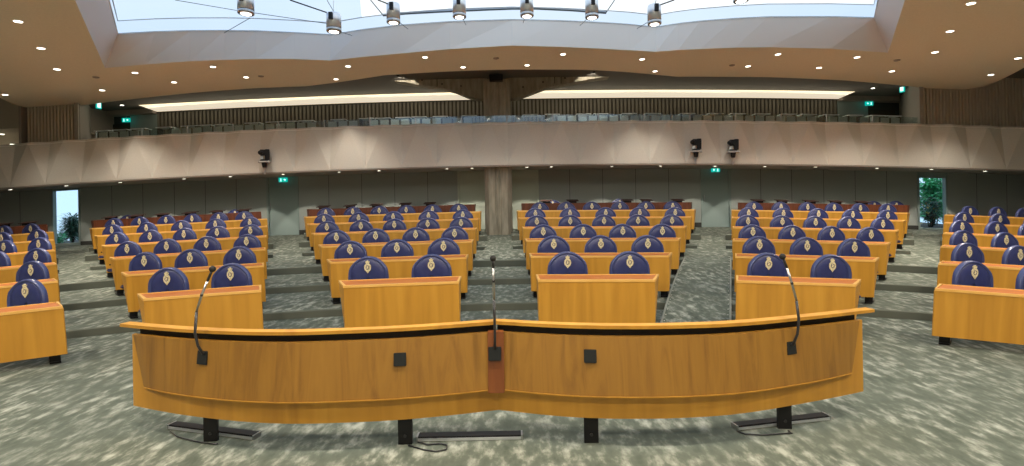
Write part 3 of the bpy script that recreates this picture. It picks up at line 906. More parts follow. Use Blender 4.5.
# cove band above the slats, its indirect light put in as emission
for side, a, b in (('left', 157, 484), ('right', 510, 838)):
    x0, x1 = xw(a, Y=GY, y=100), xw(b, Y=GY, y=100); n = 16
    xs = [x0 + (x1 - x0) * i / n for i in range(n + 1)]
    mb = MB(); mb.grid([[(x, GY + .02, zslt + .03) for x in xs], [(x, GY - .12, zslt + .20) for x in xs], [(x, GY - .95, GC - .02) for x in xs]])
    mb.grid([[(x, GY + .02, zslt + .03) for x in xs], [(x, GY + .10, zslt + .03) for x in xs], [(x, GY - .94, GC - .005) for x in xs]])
    o = mb.build('cove_lit_band', M['cove'], warp=True)
    tag(o, f'long pale cove band with painted glow above the {side} slatted gallery wall', 'light', 'light coves above the gallery')
    mb = MB(); mb.grid([[(x, GY - .04, zslt - .01) for x in xs], [(x, GY - .04, zslt + .03) for x in xs]])
    mb.grid([[(x, GY - .04, zslt + .03) for x in xs], [(x, GY + .03, zslt + .03) for x in xs]])
    struct(mb.build('trim_cove_' + side, M['slatgap'], warp=True))
for a, b in ((157, 484), (510, 838)):
    x0, x1 = xw(a, Y=GY, y=100), xw(b, Y=GY, y=100)
    for q in range(3):
        d = bpy.data.lights.new('cove_lamp', 'AREA'); d.shape = 'RECTANGLE'; d.size = (x1 - x0) / 3; d.size_y = .3; d.energy = 24; d.color = (1, .86, .64)
        o = bpy.data.objects.new('cove_lamp', d); X = x0 + (x1 - x0) * (q + .5) / 3
        o.location = W(X, GY - .5, GC - .22); o.rotation_euler = (math.radians(35 - 90), 0, 0); COL.objects.link(o)
# bulkhead beyond the coves
for a, b in ((92, 157), (838, 905)):
    x0, x1 = xw(a, Y=GY, y=100), xw(b, Y=GY, y=100)
    mb = MB(); mb.box(x0, x1, GY - .25, GY + .1, zslt - .05, GC)
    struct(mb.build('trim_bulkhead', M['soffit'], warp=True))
# plain grey wall piece and dark doorway at both gallery ends
for a, b, c in ((157, 130, 100), (838, 868, 896)):
    x0, x1 = sorted((xw(a, Y=GY, y=110), xw(b, Y=GY, y=110)))
    mb = MB(); mb.box(x0, x1, GY, GY + .1, 3.6, zslt - .05); struct(mb.build('wall_gallery_end', M['doorgrey'], warp=True))
    x0, x1 = sorted((xw(b, Y=GY, y=110), xw(c, Y=GY, y=110)))
    mb = MB(); mb.box(x0, x1, GY + .05, GY + .1, 3.6, zslt - .35); struct(mb.build('door_gallery', M['slatgap'], warp=True))
# return walls at the gallery ends
for (pa, pb, nm) in ((78, 95, 'left'), (920, 899, 'right')):
    a = Vector((xw(pa, Y=PY + .15, y=120), PY + .15)); b = Vector((xw(pb, Y=GY + .1, y=115), GY + .1))
    mb = MB(); d = .12 if nm == 'left' else -.12
    pts = [a.lerp(b, i / 5) for i in range(6)]
    mb.grid([[(p.x, p.y, 3.6) for p in pts], [(p.x, p.y, 6.2) for p in pts]])
    mb.grid([[(p.x - d, p.y, 3.6) for p in pts], [(p.x - d, p.y, 6.2) for p in pts]])
    mb.add([(a.x, a.y, 3.6), (a.x - d, a.y, 3.6), (a.x - d, a.y, 6.2), (a.x, a.y, 6.2)], [(0, 1, 2, 3)])
    struct(mb.build('wall_return_' + nm, M['greywall'], warp=True))
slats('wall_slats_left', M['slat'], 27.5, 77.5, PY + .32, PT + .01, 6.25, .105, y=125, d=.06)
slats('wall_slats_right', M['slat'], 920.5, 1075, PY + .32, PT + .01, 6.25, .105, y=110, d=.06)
xa, xb = -HALFW, xw(27.5, Y=PY + .6, y=125)
mb = MB(); mb.grid([[(xa, PY + .65, 4.78), ((xa + xb) / 2, PY + .65, 4.78), (xb, PY + .65, 4.78)], [(xa, PY + .65, 6.2), ((xa + xb) / 2, PY + .65, 6.2), (xb, PY + .65, 6.2)]])
struct(mb.build('wall_far_left', M['slat'], warp=True))
mb = MB(); mb.grid([[(xa + (xb + .3 - xa) * q / 6, y, 4.78) for q in range(7)] for y in (PY + .64, 17, 19.2)])  # added low ceiling standing for a reflection of the tan one
struct(mb.build('ceiling_reflection_left', M['tan'], warp=True))
mb = MB(); mb.box(xb, xb + .08, PY + .32, 19.2, PT - .5, 6.2); struct(mb.build('wall_reflection_left', M['soffit'], warp=True))  # added wall closing the side of the stand-in ceiling

# concrete haunched beams from the column
def beam(sgn, px):
    Yb = 15.9
    mb = MB()
    P = [UP(x, y, Y=Yb) for x, y in px]
    poly = [(p.x, p.z) for p in P]
    mb.prism(poly, Yb, Yb + .45)
    mb.cur = 1
    return mb
bl = beam(-1, [(487, 98.5), (478, 98.3), (468, 96.5), (455, 91), (440, 87.2), (415, 84), (385, 79), (350, 75.5), (345, 66), (487, 62)])
for x, y in ((422, 80), (442, 84), (461, 86)):
    p = UP(x, y, Y=15.89); bl.ball(p, (.03, .01, .03), 8, 4)
bl.box(UP(437, 75, Y=15.9).x - .01, UP(437, 75, Y=15.9).x + .01, 15.885, 15.9, UP(437, 86, Y=15.9).z, 6.0)
o = struct(bl.build('beam_left', [M['concrete'], M['concrete_hole']], warp=True))
br = beam(1, [(506, 62), (665, 66), (650, 72.5), (600, 77.5), (566, 83.5), (545, 87.8), (527, 94.5), (516, 98.3), (506, 98.5)])
for x, y in ((523, 74), (523, 87), (543, 82), (565, 78)):
    p = UP(x, y, Y=15.89); br.ball(p, (.03, .01, .03), 8, 4)
for x in (554.5, 561): br.box(UP(x, 75, Y=15.9).x - .01, UP(x, 75, Y=15.9).x + .01, 15.885, 15.9, UP(x, 83.5, Y=15.9).z, 6.0)
o = struct(br.build('beam_right', [M['concrete'], M['concrete_hole']], warp=True))
# unseen lamps added above the ceiling edge to brighten the outer beam ends
for i, x in enumerate((398, 594)):
    p = UP(x, 74, Y=15.25)
    root = empty('added_beam_lamp', W(p.x, p.y, 5.76))
    mb = MB(); mb.lathe([(.04, -.03), (.04, 0)], 12); mb.build('lamp_body', M['black'], root)
    tag(root, f'unseen black lamp added behind the ceiling edge, lighting the {["left", "right"][i]} concrete beam', 'lamp', 'added lamps at the concrete beams')
    l = add_spot((0, 0, 0), 38, 90, .15, .02); l.parent = root; l.location = (0, 0, -.05); l.rotation_euler = (math.radians(62), 0, 0)
# black bearing block on the column
p = UP(496, 77.5, Y=15.1)
mb = MB(); mb.box(p.x - .21, p.x + .21, 15.10, 15.33, p.z - .09, p.z + .10); mb.box(p.x - .17, p.x + .17, 15.06, 15.10, p.z - .06, p.z + .07)
tag(mb.build('column_light_box', M['black'], warp=True, bevel=.01), 'black box fixed at the head of the concrete column', 'box')

# gallery visitors' furniture just showing above the sill
def make_vseat():
    root = empty('visitor_seat', (0, 0, 0))
    mb = MB(); mb.box(-.14, .14, -.02, .02, .42, .86); mb.build('backrest', M['seatgrey'], root, bevel=.012)
    mb = MB(); mb.box(-.16, .16, -.38, -.0, .38, .42); mb.build('seat', M['seatgrey'], root, bevel=.01)
    for s in (-1, 1):
        mb = MB(); mb.box(s * .15 - .01, s * .15 + .01, -.30, .01, 0, .42); mb.build('leg', M['black'], root)
    return root
def make_vdesk():
    root = empty('gallery_desk', (0, 0, 0))
    mb = MB(); mb.box(-.26, .26, -.17, .17, .955, .985); mb.build('desk_top', M['desktopgrey'], root, bevel=.005)
    for s in (-1, 1):
        mb = MB(); mb.box(s * .22 - .02, s * .22 + .02, -.12, .12, 0, .955); mb.build('leg', M['black'], root)
    return root
vs, vd = make_vseat(), make_vdesk()
vcount = dict(left=0, right=0)
px = 104.0; n = 0; first = True; rng = random.Random(3)
while px < 900:
    if not (478 < px < 512) and rng.random() > .14:
        o = vs if first else copy_tree(vs); first = False
        Yv = 16.25
        X = xw(px, Y=Yv, y=120)
        place(o, X, Yv, 3.68, 0)
        sd = 'left' if px < 490 else 'right'; vcount[sd] += 1
        tag(o, f'pale grey visitor seat above the gallery sill {sd} of the column, {ORD[vcount[sd] - 1]} from left', 'seat', f'visitor seats {sd} of the column')
    px += 10.4
first = True
dcount = dict(left=0, right=0)
for px in (106, 124, 142, 167, 192, 207, 225, 255, 276, 291, 308, 340, 368, 384, 404, 420, 441, 470, 530, 552, 583, 600, 628, 652, 686, 714, 736, 760, 786, 806, 828, 852, 874, 890):
    o = vd if first else copy_tree(vd); first = False
    place(o, xw(px, Y=16.9, y=118), 16.9, 3.72, 0)
    sd = 'left' if px < 490 else 'right'; dcount[sd] += 1
    tag(o, f'narrow pale topped gallery desk behind the visitor seats {sd} of the column, {ORD[dcount[sd] - 1]} from left', 'desk', f'gallery desks {sd} of the column')
# glass balustrade in panels
def make_balu(w):
    root = empty('glass_balustrade', (0, 0, 0))
    mb = MB(); mb.box(-w / 2 + .02, w / 2 - .02, -.006, .006, .0, .24); mb.build('glass_pane', M['glass_rail'], root)
    mb = MB(); mb.box(-w / 2 - .012, -w / 2 + .012, -.02, .02, 0, .26); mb.build('post', M['steel'], root)
    return root
bal = make_balu(1.45); first = True
i = 0; X = xw(96, Y=PY + .3, y=122); X1 = xw(918, Y=PY + .3, y=122)
nb = int((X1 - X) / 1.45)
for i in range(nb):
    o = bal if first else copy_tree(bal); first = False
    place(o, X + (i + .5) * (X1 - X) / nb, PY + .30, PT + .015, 0)
    tag(o, f'low glass balustrade pane with steel post on the gallery sill, {ORD[i]} from left', 'balustrade', 'glass balustrade panes on the gallery sill')

# ------------------------------------------------------------------ main tan ceiling with skylight well
CH = 5.35
edge_px = [(-60, 66), (-30, 82), (0, 98), (15, 105), (28, 107.8), (51.5, 108.7), (77, 106.2), (111, 101.7), (154.5, 96.6), (206, 91.6), (255, 88.2), (307, 86.2), (341, 81.9), (385, 75.2), (436, 72.1), (472, 70.5),
           (512, 69.5), (589, 69.8), (628, 72.1), (677, 76.7), (768, 77.1), (845, 80.4), (897, 85), (935, 89.4), (961, 90), (987, 86.3), (1005, 77.8), (1024, 67.5), (1060, 45)]
edge = [UP(x, y, z=CH) for x, y in edge_px]
wb_px = [(105, 68), (145, 64.5), (190, 61.2), (225, 59.8), (256, 59), (295, 59), (330, 60.5), (362, 57), (400, 53.5), (450, 49), (512, 45.5), (560, 46.8), (600, 48.6), (630, 50.2), (656, 51.7), (678, 50), (700, 49), (735, 47.6), (770, 47.2), (830, 48.7), (888, 52.7)]
wt_px = [(118, 34), (155, 32), (190, 31), (225, 30.8), (256, 31.2), (295, 33), (331, 35), (362, 30), (400, 25.5), (450, 22), (512, 20), (560, 21), (600, 22.8), (630, 24.8), (656, 27.5), (678, 24), (700, 21.5), (735, 18.8), (768, 17.2), (830, 17), (874, 18)]
CT = 5.97
wb = [UP(x, y, z=CH) for x, y in wb_px]
wt = [UP(x, y, z=CT) for x, y in wt_px]
FY = 4.2
def ext(p, q):   # carry the side of the well on to Y=FY
    t = (FY - p.y) / (q.y - p.y); return Vector((p.x + (q.x - p.x) * t, FY, p.z))
wbl = ext(wb[0], UP(75, 0, z=CH)); wbr = ext(wb[-1], UP(905, 0, z=CH))
wtl = ext(wt[0], UP(109, 0, z=CT)); wtr = ext(wt[-1], UP(878, 0, z=CT))
def interp(P, X):
    if X <= P[0].x: return P[0].y
    for a, b in zip(P, P[1:]):
        if X <= b.x: return a.y + (b.y - a.y) * (X - a.x) / (b.x - a.x)
    return P[-1].y
def ring_sheet(mb, rim, L, R, outer_y, z):
    """horizontal sheet around an opening whose back rim is RIM and whose sides run to L and R"""
    rs = sorted(set([round(-1.9 + i * .04, 3) for i in range(96)] + [round(p.x / p.y, 5) for p in rim]))
    def cl(x): return max(-HALFW, min(HALFW, x))
    a = []; b = []
    r0, r1 = rim[0].x / rim[0].y, rim[-1].x / rim[-1].y
    rimr = [Vector((p.x / p.y, p.y, 0)) for p in rim]
    for r in rs:
        y = rim[0].y if r < r0 else rim[-1].y if r > r1 else interp(rimr, r)
        yo = outer_y(r)
        a.append((cl(r * y), y, z)); b.append((cl(r * yo), yo, z))
    mb.grid([a, [tuple((Vector(p) + Vector(q)) / 2) for p, q in zip(a, b)], b])
    n = 10
    for side in (0, 1):
        rows = []
        for i in range(n + 1):
            t = i / n
            if side == 0:
                p = rim[0].lerp(Vector((L.x, L.y, rim[0].z)), t); xs2 = [-HALFW + (p.x + HALFW) * j / 16 for j in range(17)]
            else:
                p = rim[-1].lerp(Vector((R.x, R.y, rim[-1].z)), t); xs2 = [p.x + (HALFW - p.x) * j / 16 for j in range(17)]
            rows.append([(x, p.y, z) for x in xs2])
        mb.grid(rows)
    xs = [-HALFW + i * .5 for i in range(int(HALFW * 4) + 1)]
    mb.grid([[(X, FY + (-4.2 - FY) * i / 6, z) for X in xs] for i in range(7)])
edger = [Vector((p.x / p.y, p.y, 0)) for p in edge]
def edge_y(r): return interp(edger, r)
mb = MB(); mb.sm = True
ring_sheet(mb, wb, wbl, wbr, edge_y, CH)
mb.sm = False
er = []
for i in range(240):
    r = -1.5 + i * .0125; y = edge_y(r); er.append((max(-HALFW, min(HALFW, r * y)), y))
mb.grid([[(x, y, CH) for x, y in er], [(x, y + .02, CH + .12) for x, y in er]])
struct(mb.build('ceiling', M['tan'], warp=True))
mb = MB()
ring_sheet(mb, wt, wtl, wtr, lambda r: 19.2, CT + .02)
struct(mb.build('roof', M['darkceil'], warp=True))
# well faces
mb = MB()
def lerps(a, b, n=8): return [a.lerp(b, i / n) for i in range(n + 1)]
lowl = lerps(wbl, wb[0]); topl = lerps(wtl, wt[0]); lowr = lerps(wb[-1], wbr); topr = lerps(wt[-1], wtr)
mb.grid([lowl, topl])
mb.grid([wb, wt])
mb.grid([lowr, topr])
mb.grid([lerps(wbl, wbr), lerps(wtl, wtr)])
struct(mb.build('wall_skylight', M['white'], warp=True))
# glass band and roof
GZ = 6.28
rim = lerps(wtl, wt[0])[:-1] + wt + lerps(wt[-1], wtr)[1:]
rim_in = [Vector((p.x, p.y, GZ)) for p in rim]
mb = MB(); mb.grid([rim, rim_in]); mb.grid([lerps(wtl, wtr), [Vector((p.x, p.y, GZ)) for p in lerps(wtl, wtr)]])
struct(mb.build('window_band', M['glass_band'], warp=True))
mb = MB(); mb.tube([W(*p) for p in rim_in], .012, 6); mb.tube([W(*p) for p in rim], .012, 6)
struct(mb.build('trim_skylight', M['mullion']))
def roofpanel(name, m, ix):
    P = [wt[i] for i in ix]
    far = [Vector((p.x, p.y, GZ)) for p in P]
    near = []
    for p in P:
        t = (p.x - wt[0].x) / (wt[-1].x - wt[0].x); near.append(Vector((wtl.x + (wtr.x - wtl.x) * t, FY, GZ)))
    mid = [a.lerp(b, .5) + Vector((0, 0, .35)) for a, b in zip(far, near)]
    mb = MB(); mb.grid([far, mid, near]); return struct(mb.build(name, m, warp=True))
mb = MB(); mb.sm = True
beam_px = [(383, 15), (410, 13), (440, 11.4), (489.5, 9.2), (512, 8.4), (536, 8.3), (572, 10), (606, 12.6)]
mb.tube([W(*UP(x, y, z=6.34)) for x, y in beam_px], .035, 8)
mb.tube([W(*UP(383, 15, z=6.34)), W(*UP(369, -2, z=6.5))], .014, 6); mb.tube([W(*UP(606, 12.6, z=6.34)), W(*UP(616, -2, z=6.5))], .014, 6)
struct(mb.build('trim_skylight_beam', M['steel']))
roofpanel('window_skylight_left', M['glass_blue'], range(0, 8))
roofpanel('window_skylight_middle', M['glass_clear'], range(7, 14))
roofpanel('window_skylight_right', M['glass_clear'], range(13, 21))

# ------------------------------------------------------------------ downlights
def make_down(r):
    root = empty('downlight', (0, 0, 0))
    mb = MB()
    n = 20; a = [(r * 1.14 * math.cos(2 * PI * k / n), r * 1.14 * math.sin(2 * PI * k / n)) for k in range(n)]; b = [(x / 1.14, y / 1.14) for x, y in a]
    for k in range(n):
        k2 = (k + 1) % n
        mb.add([(*a[k], -.004), (*a[k2], -.004), (*b[k2], -.012), (*b[k], -.012)], [(0, 1, 2, 3)])
        mb.add([(*a[k], -.004), (*a[k2], -.004), (*a[k2], .0), (*a[k], .0)], [(0, 1, 2, 3)])
    mb.build('trim_ring', M['sill'], root)
    mb = MB(); mb.prism(b, -.010, -.004, axis='z'); mb.build('lens', M['lampglow'], root)
    return root
DL = [(18, 21), (41, 48), (57, 69), (5, 94.5), (102, 90), (135, 72.5), (174, 82), (213, 66.5), (246, 77), (336, 79), (348, 66), (425, 57), (463, 67), (527, 65), (563, 54), (642, 59), (655, 71), (748, 66), (778, 54), (819, 67.5), (857, 57), (892, 71), (935, 52), (950, 31), (971, 3), (991, 74.5), (1018, 58)]
dn = make_down(.064); first = True
order = sorted(DL)
for i, (x, y) in enumerate(order):
    p = UP(x, y, z=CH)
    o = dn if first else copy_tree(dn); first = False
    place(o, p.x, p.y, CH)
    half = 'left' if i < 14 else 'right'; j = i if i < 14 else 26 - i
    tag(o, f'round downlight glowing in the tan ceiling, {ORD[j]} counted from its {half} end', 'ceiling light', 'downlights in the tan ceiling')
    l = add_spot(W(p.x, p.y, CH - .05), SPOT_W * (.5 if p.y > 11.9 else 1), 96 if p.y > 11.9 else 138, .9)
    l.parent = o; l.location = (0, 0, -.05)
# unseen downlights added to light the hall nearer than the frame shows
nfront = -1
for X, Y in ((-7.5, 4.5), (7.5, 4.5), (-5.5, 1.5), (5.5, 1.5), (-2.6, 2.6), (0, 2.4), (2.6, 2.6), (-11.5, 7.5), (11.0, 7.5), (-9.5, 3.0), (9.5, 3.0), (-2, -1), (2, -1)):
    o = copy_tree(dn); place(o, X, Y, CH); nfront += 1
    tag(o, f'unseen added downlight high over the front of the hall, {ORD[nfront]} of thirteen', 'ceiling light', 'added downlights over the front of the hall')
    l = add_spot((0, 0, 0), SPOT_W * 1.45, 172, .5, .12); l.parent = o; l.location = (0, 0, -.05)
for i, (x, y) in enumerate(((2, 134), (12, 144), (26, 140.5))):  # added lamps in place of ceiling lights reflected in glass
    p = UP(x, y, z=4.78); o = copy_tree(dn); place(o, p.x, p.y, 4.78)
    tag(o, f'added downlight standing for a reflected light at the far left, {["topmost", "lowest", "rightmost"][i]} of three', 'ceiling light', 'added downlights standing for reflected lights')
    l = add_spot((0, 0, 0), 14, 120); l.parent = o; l.location = (0, 0, -.05)
ds = make_down(.06)
for i, (x, y) in enumerate(((122, 105), (873, 88))):
    p = UP(x, y, z=GC); o = ds if i == 0 else copy_tree(ds); place(o, p.x, p.y, GC)
    tag(o, f'small downlight in the dark gallery ceiling above the {["left", "right"][i]} exit sign', 'ceiling light', 'downlights in the gallery ceiling')
    l = add_spot((0, 0, 0), 20, 110); l.parent = o; l.location = (0, 0, -.05)
# soffit spots
sp = make_down(.05); first = True
SF = [(10, 189.5), (66, 187), (120, 184), (184, 181), (230, 178.5), (283, 175.5), (339, 173), (379, 171.5), (447, 169.3), (472, 169), (527, 168.7), (551.4, 167), (612, 165.8), (660.6, 165.5), (715, 165.5), (765, 166.3), (815.6, 167), (877, 168), (931.5, 170), (985, 172)]
for i, (x, y) in enumerate(SF):
    o = sp if first else copy_tree(sp); first = False
    Ys = 15.55
    X = xw(x, Y=Ys, y=170)
    zc = PB - .035 + .035 * (Ys - PY) / (WALLY + .1 - PY)
    place(o, X, Ys, zc)
    half = 'left' if i < 10 else 'right'; j = i if i < 10 else 19 - i
    tag(o, f'tiny spotlight under the gallery edge, {ORD[j]} counted from the {half} side', 'ceiling light', 'spotlights under the gallery')
    l = add_spot((0, 0, 0), SOFFIT_W, 62, .22, .03); l.rotation_euler = (math.radians(33), 0, 0); l.parent = o; l.location = (0, 0, -.05)

# smoke detectors
mbd = None
for i, (x, y) in enumerate(((96, 77), (261, 76), (496, 58), (732, 65), (897, 60))):
    p = UP(x, y, z=CH)
    mb = MB(); mb.lathe([(.04, -.03), (.07, -.02), (.075, 0)], 12)
    o = mb.build('smoke_detector', M['soffit']); place(o, p.x, p.y, CH)
    tag(o, f'small dark round smoke detector on the tan ceiling, {ORD[i]} from left', 'smoke detector', 'smoke detectors on the ceiling')

# ------------------------------------------------------------------ pendants in the skylight
PEN = [(246, 14, 5, [((250, 18), (224, 33)), ((175, 0), (240, 11)), ((255, 13), (330, 24))], 'first from left', 16),
       (334, 32, 14, [((331, 14), (290, 0)), ((334, 12), (327, 0)), ((338, 31), (352, 35.5))], 'second from left', 15),
       (393.5, 23, 4, [((391, 5), (378, 0)), ((399, 22), (408, 29))], 'third from left', 14),
       (459.5, 17.5, -2, [((462, 17), (466, 25))], 'fourth from left', 14),
       (527, 16.5, -3, [((526, 15), (523, 23))], 'fourth from right', 14),
       (592, 18, -1, [((590, 16), (580, 25.5))], 'third from right', 14),
       (654.5, 24.5, 5.5, [((657, 6), (674, 0)), ((655, 5), (657, -4)), ((650, 21), (637, 28.5))], 'second from right', 14),
       (741, 1.5, -16, [((742, -3), (760, -14))], 'rightmost, nearly cut off at the top', 15)]
for x, yb, yt, rods, pos, w_ in PEN:
    Yp = 9.4
    pb = W(*UP(x, yb, Y=Yp)); pt = W(*UP(x, yt if yt > -1 else yb - 19, Y=Yp))
    if pt.z - pb.z < .3: pt.z = pb.z + .36
    r = w_ / 2 * Yp / F * .95
    h = pt.z - pb.z
    root = empty('pendant_lamp', pb)
    mb = MB(); mb.sm = True; mb.lathe([(r, .07), (r, h - .02), (r * .93, h)], 24); mb.build('lamp_body', M['chrome'], root)
    mb = MB(); mb.sm = True; mb.lathe([(r * .96, 0.0), (r * 1.02, .01), (r * 1.02, .05), (r * .97, .069)], 24); mb.build('rim', M['steel'], root)
    mb = MB(); mb.lathe([(r * .60, -.006), (r * .66, -.001)], 20); mb.build('lens', M['lampglow'], root)
    mb = MB(); mb.box(-.035, .035, -r - .05, -r + .02, h * .55, h - .03); mb.build('bracket', M['black'], root)
    # suspension cable to the glass roof and the stay rods
    mb = MB(); mb.tube([(0, 0, h), (0, 0, max(h + .05, 6.3 - pb.z))], .005, 6); mb.build('suspension', M['mullion'], root)
    for (a, b) in rods:
        up = b[1] < a[1]
        pa = W(*UP(*a, Y=Yp + (.1 if up else .1))) - pb
        q = W(*UP(*b, Y=(Yp - .6) if up else 11.0)) - pb
        mb = MB(); mb.tube([pa, q], .012 if up and a[0] in (331, 657, 391) else .006, 6); mb.build('stay_rod', M['black'], root)
    tag(root, f'chrome cylinder pendant lamp hanging in the skylight, {pos}', 'lamp', 'pendant lamps in the skylight')

# ------------------------------------------------------------------ exit signs
def exit_sign(px, py, Y, wpx, label, flip=False):
    p = UP(px, py, Y=Y); w = wpx * Y / F / 2; h = w * .52
    root = empty('exit_sign', W(*p))
    mb = MB(); mb.box(-w, w, 0, .05, -h, h); mb.build('sign_box', M['exit'], root, bevel=.006)
    s = -1 if flip else 1
    mb = MB()   # running figure
    f = h / .5
    cx = s * w * .45
    mb.prism([(cx + .05 * f * math.cos(a), .30 * f + .05 * f * math.sin(a)) for a in [2 * PI * k / 8 for k in range(8)]], -.006, -.001)
    mb.prism([(cx - .09 * f, .20 * f), (cx + .09 * f, .20 * f), (cx + .05 * f, -.06 * f), (cx - .06 * f, -.06 * f)], -.006, -.001)
    mb.prism([(cx - .06 * f, -.05 * f), (cx + .01 * f, -.05 * f), (cx - .10 * f, -.36 * f), (cx - .17 * f, -.34 * f)], -.006, -.001)
    mb.prism([(cx - .01 * f, -.05 * f), (cx + .05 * f, -.05 * f), (cx + .17 * f, -.34 * f), (cx + .10 * f, -.36 * f)], -.006, -.001)
    mb.build('running_figure', M['exitwhite'], root)
    mb = MB(); ax = -s * w * .45
    mb.prism([(ax - s * .22 * f, 0), (ax, .22 * f), (ax, .08 * f), (ax + s * .2 * f, .08 * f), (ax + s * .2 * f, -.08 * f), (ax, -.08 * f), (ax, -.22 * f)], -.006, -.001)
    mb.build('arrow', M['exitwhite'], root)
    if True:
        mb = MB(); mb.box(-.01, .01, .02, .03, h, h + .12); mb.build('hanger', M['soffit'], root)
    tag(root, label, 'exit sign', 'green exit signs')
exit_sign(282.8, 179.8, 17.2, 8.6, 'green exit sign hanging over the grey door left of the column', True)
exit_sign(715.8, 169.8, 17.2, 8.6, 'green exit sign hanging over the grey door right of the column')
exit_sign(125.7, 120, 18.55, 7.8, 'green exit sign on the gallery above the dark left doorway', True)
exit_sign(869.5, 103.4, 18.55, 7.8, 'green exit sign on the gallery above the dark right doorway')
for i, (x, y, s) in enumerate(((99, 105, 1), (901.8, 88.5, -1))):
    p = UP(x, y, Y=17.0)
    root = empty('projecting_exit_sign', W(*p)); root.rotation_euler = (0, 0, s * math.radians(72))
    mb = MB(); mb.box(-.08, .08, 0, .04, -.13, .13); mb.build('sign_box', M['exit'], root)
    mb = MB(); mb.box(-.05, .05, -.006, -.001, -.09, .09); mb.build('pictogram', M['exitwhite'], root)
    mb = MB(); mb.box(-.01, .01, .01, .03, .13, .5); mb.build('hanger', M['soffit'], root)
    tag(root, f'small lit sign seen edge on at the {["left", "right"][i]} end of the gallery', 'exit sign', 'edge-on lit signs of the gallery')

# ------------------------------------------------------------------ broadcast cameras on the parapet
def make_cam():
    root = empty('broadcast_camera', (0, 0, 0))      # origin on the bracket plate, at the parapet face
    mb = MB(); mb.box(-.17, .17, -.30, 0.02, -.05, 0.0); mb.build('shelf', M['cameragrey'], root, bevel=.006)
    mb = MB(); mb.box(-.03, .03, -.08, .03, -.40, -.05); mb.build('bracket', M['cameragrey'], root)
    mb = MB(); mb.sm = True; mb.lathe([(.055, -.20), (.06, -.18), (.08, -.06), (.08, -.051)], 14, (0, -.17, 0)); mb.build('lower_motor', M['black'], root)
    mb = MB(); mb.sm = True; mb.lathe([(.12, 0.001), (.12, .03), (.09, .05)], 16, (0, -.15, 0)); mb.build('turntable', M['black'], root)
    mb = MB(); mb.box(.02, .155, -.24, -.05, .04, .36); mb.build('yoke', M['black'], root, bevel=.012)
    mb = MB(); mb.box(-.12, .04, -.34, -.05, .17, .34); mb.build('camera_head', M['black'], root, bevel=.02)
    mb = MB(); mb.sm = True; mb.tube([(-.07, -.34, .25), (-.11, -.41, .235)], [.055, .065], 12); mb.build('lens', M['black'], root)
    mb = MB(); mb.box(-.11, -.02, -.16, -.06, .05, .16); mb.build('silver_plate', M['steel'], root, bevel=.004)
    return root
c0 = make_cam()
for i, (x, y, nm) in enumerate(((264.3, 161.5, 'above the left exit door'), (696, 151.0, 'left one beside the right exit door'), (733.2, 151.5, 'right one beside the right exit door'))):
    o = c0 if i == 0 else copy_tree(c0)
    p = UP(x, y, Y=PY - .05); place(o, p.x, p.y, p.z, -math.atan2(p.x, p.y))
    tag(o, f'black remote camera on a pale parapet shelf, {nm}', 'camera', 'remote cameras on the gallery parapet')

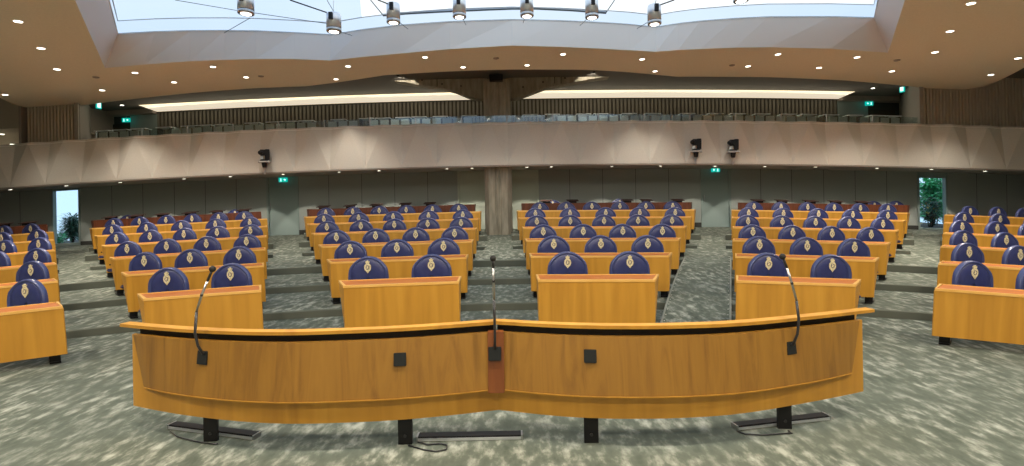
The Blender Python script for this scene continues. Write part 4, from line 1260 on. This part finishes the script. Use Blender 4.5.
# ------------------------------------------------------------------ courtyards behind the two windows
mb = MB()
mb.grid([[(x, WALLY + .12, .66) for x in NX], [(x, 27, .66) for x in NX]])
struct(mb.build('ground_courtyard', M['soil'], warp=True))
def leaf(mb, base, d, ln, wd, droop=.3):
    base = Vector(base); d = Vector(d).normalized(); side = d.cross(Vector((0, 0, 1)))
    if side.length < .05: side = Vector((1, 0, 0))
    side.normalize()
    a = base; m = base + d * ln * .5; e = base + d * ln + Vector((0, 0, -droop * ln))
    mb.add([a, m + side * wd, e, m - side * wd, m + Vector((0, 0, wd * .3))], [(0, 1, 4), (1, 2, 4), (2, 3, 4), (3, 0, 4)])
def plant(name, px, py, Y, hgt, spread, n, ln, wd, leafm, label, stems=3, zb=.66, yellow=0):
    p = UP(px, py, Y=Y); base = W(p.x, p.y, zb)
    root = empty(name, base)
    rg = random.Random(int(px))
    st = MB(); lf = MB()
    for s in range(stems):
        a = rg.uniform(0, 2 * PI); r = spread * rg.uniform(.0, .55)
        top = Vector((math.cos(a) * r, math.sin(a) * r * .6, hgt * rg.uniform(.72, 1)))
        pts = [Vector((math.cos(a) * r * .3, math.sin(a) * r * .2, 0)), top * .5 + Vector((rg.uniform(-.05, .05), 0, 0)), top]
        st.tube(pts, [.025, .018, .008], 6)
        for k in range(n // stems):
            t = rg.uniform(.15, 1); c = pts[0].lerp(top, t)
            th = rg.uniform(0, 2 * PI); el = rg.uniform(-.2, .9)
            d = Vector((math.cos(th) * math.cos(el), math.sin(th) * math.cos(el), math.sin(el)))
            c = c + d * rg.uniform(0, spread * .45)
            lf.cur = 1 if yellow and rg.random() < yellow else 0
            leaf(lf, c, d, ln * rg.uniform(.6, 1.2), wd)
    st.build('stem', M['soil'], root)
    lf.build('foliage', [leafm, M['leafyellow']], root)
    tag(root, label, 'plant', 'plants behind the courtyard windows')
plant('spiky_plant', 73.2, 226, 20.3, 1.15, .48, 800, .40, .034, M['leafdark'], 'dark spiky tall plant behind the left window', 4)
plant('leafy_plant', 58, 230, 19.4, .45, .30, 110, .22, .05, M['leaf'], 'low green plant at the foot of the left window', 5)
plant('potted_shrub', 82, 230, 21.6, .55, .3, 100, .22, .05, M['leafdark'], 'small dark shrub at the right edge of the left window', 4)
plant('hedge_bush', 933, 220, 22.0, 2.3, 1.15, 1500, .30, .07, M['leaf'], 'tall dense green bush filling the right window', 14)
plant('flowering_shrub', 930, 220, 20.2, 1.25, .55, 320, .22, .05, M['leafdark'], 'darker shrub with yellow leaves in front of the bush, right window', 6, yellow=.10)
plant('tree_foliage', 944, 220, 24.5, 2.5, 1.1, 700, .32, .07, M['leafdark'], 'dark tree foliage behind the bush, right window', 8)

# ------------------------------------------------------------------ shell that closes the hall
mb = MB(); mb.box(-HALFW - .2, -HALFW, -4.2, 19.4, -1.5, 6.1); struct(mb.build('wall_left', M['white']))
mb = MB(); mb.box(HALFW, HALFW + .2, -4.2, 19.4, -1.5, 6.1); struct(mb.build('wall_right', M['white']))
mb = MB(); mb.box(-HALFW, HALFW, -4.3, -4.1, -1.5, 6.1); struct(mb.build('wall_front', M['parapet']))
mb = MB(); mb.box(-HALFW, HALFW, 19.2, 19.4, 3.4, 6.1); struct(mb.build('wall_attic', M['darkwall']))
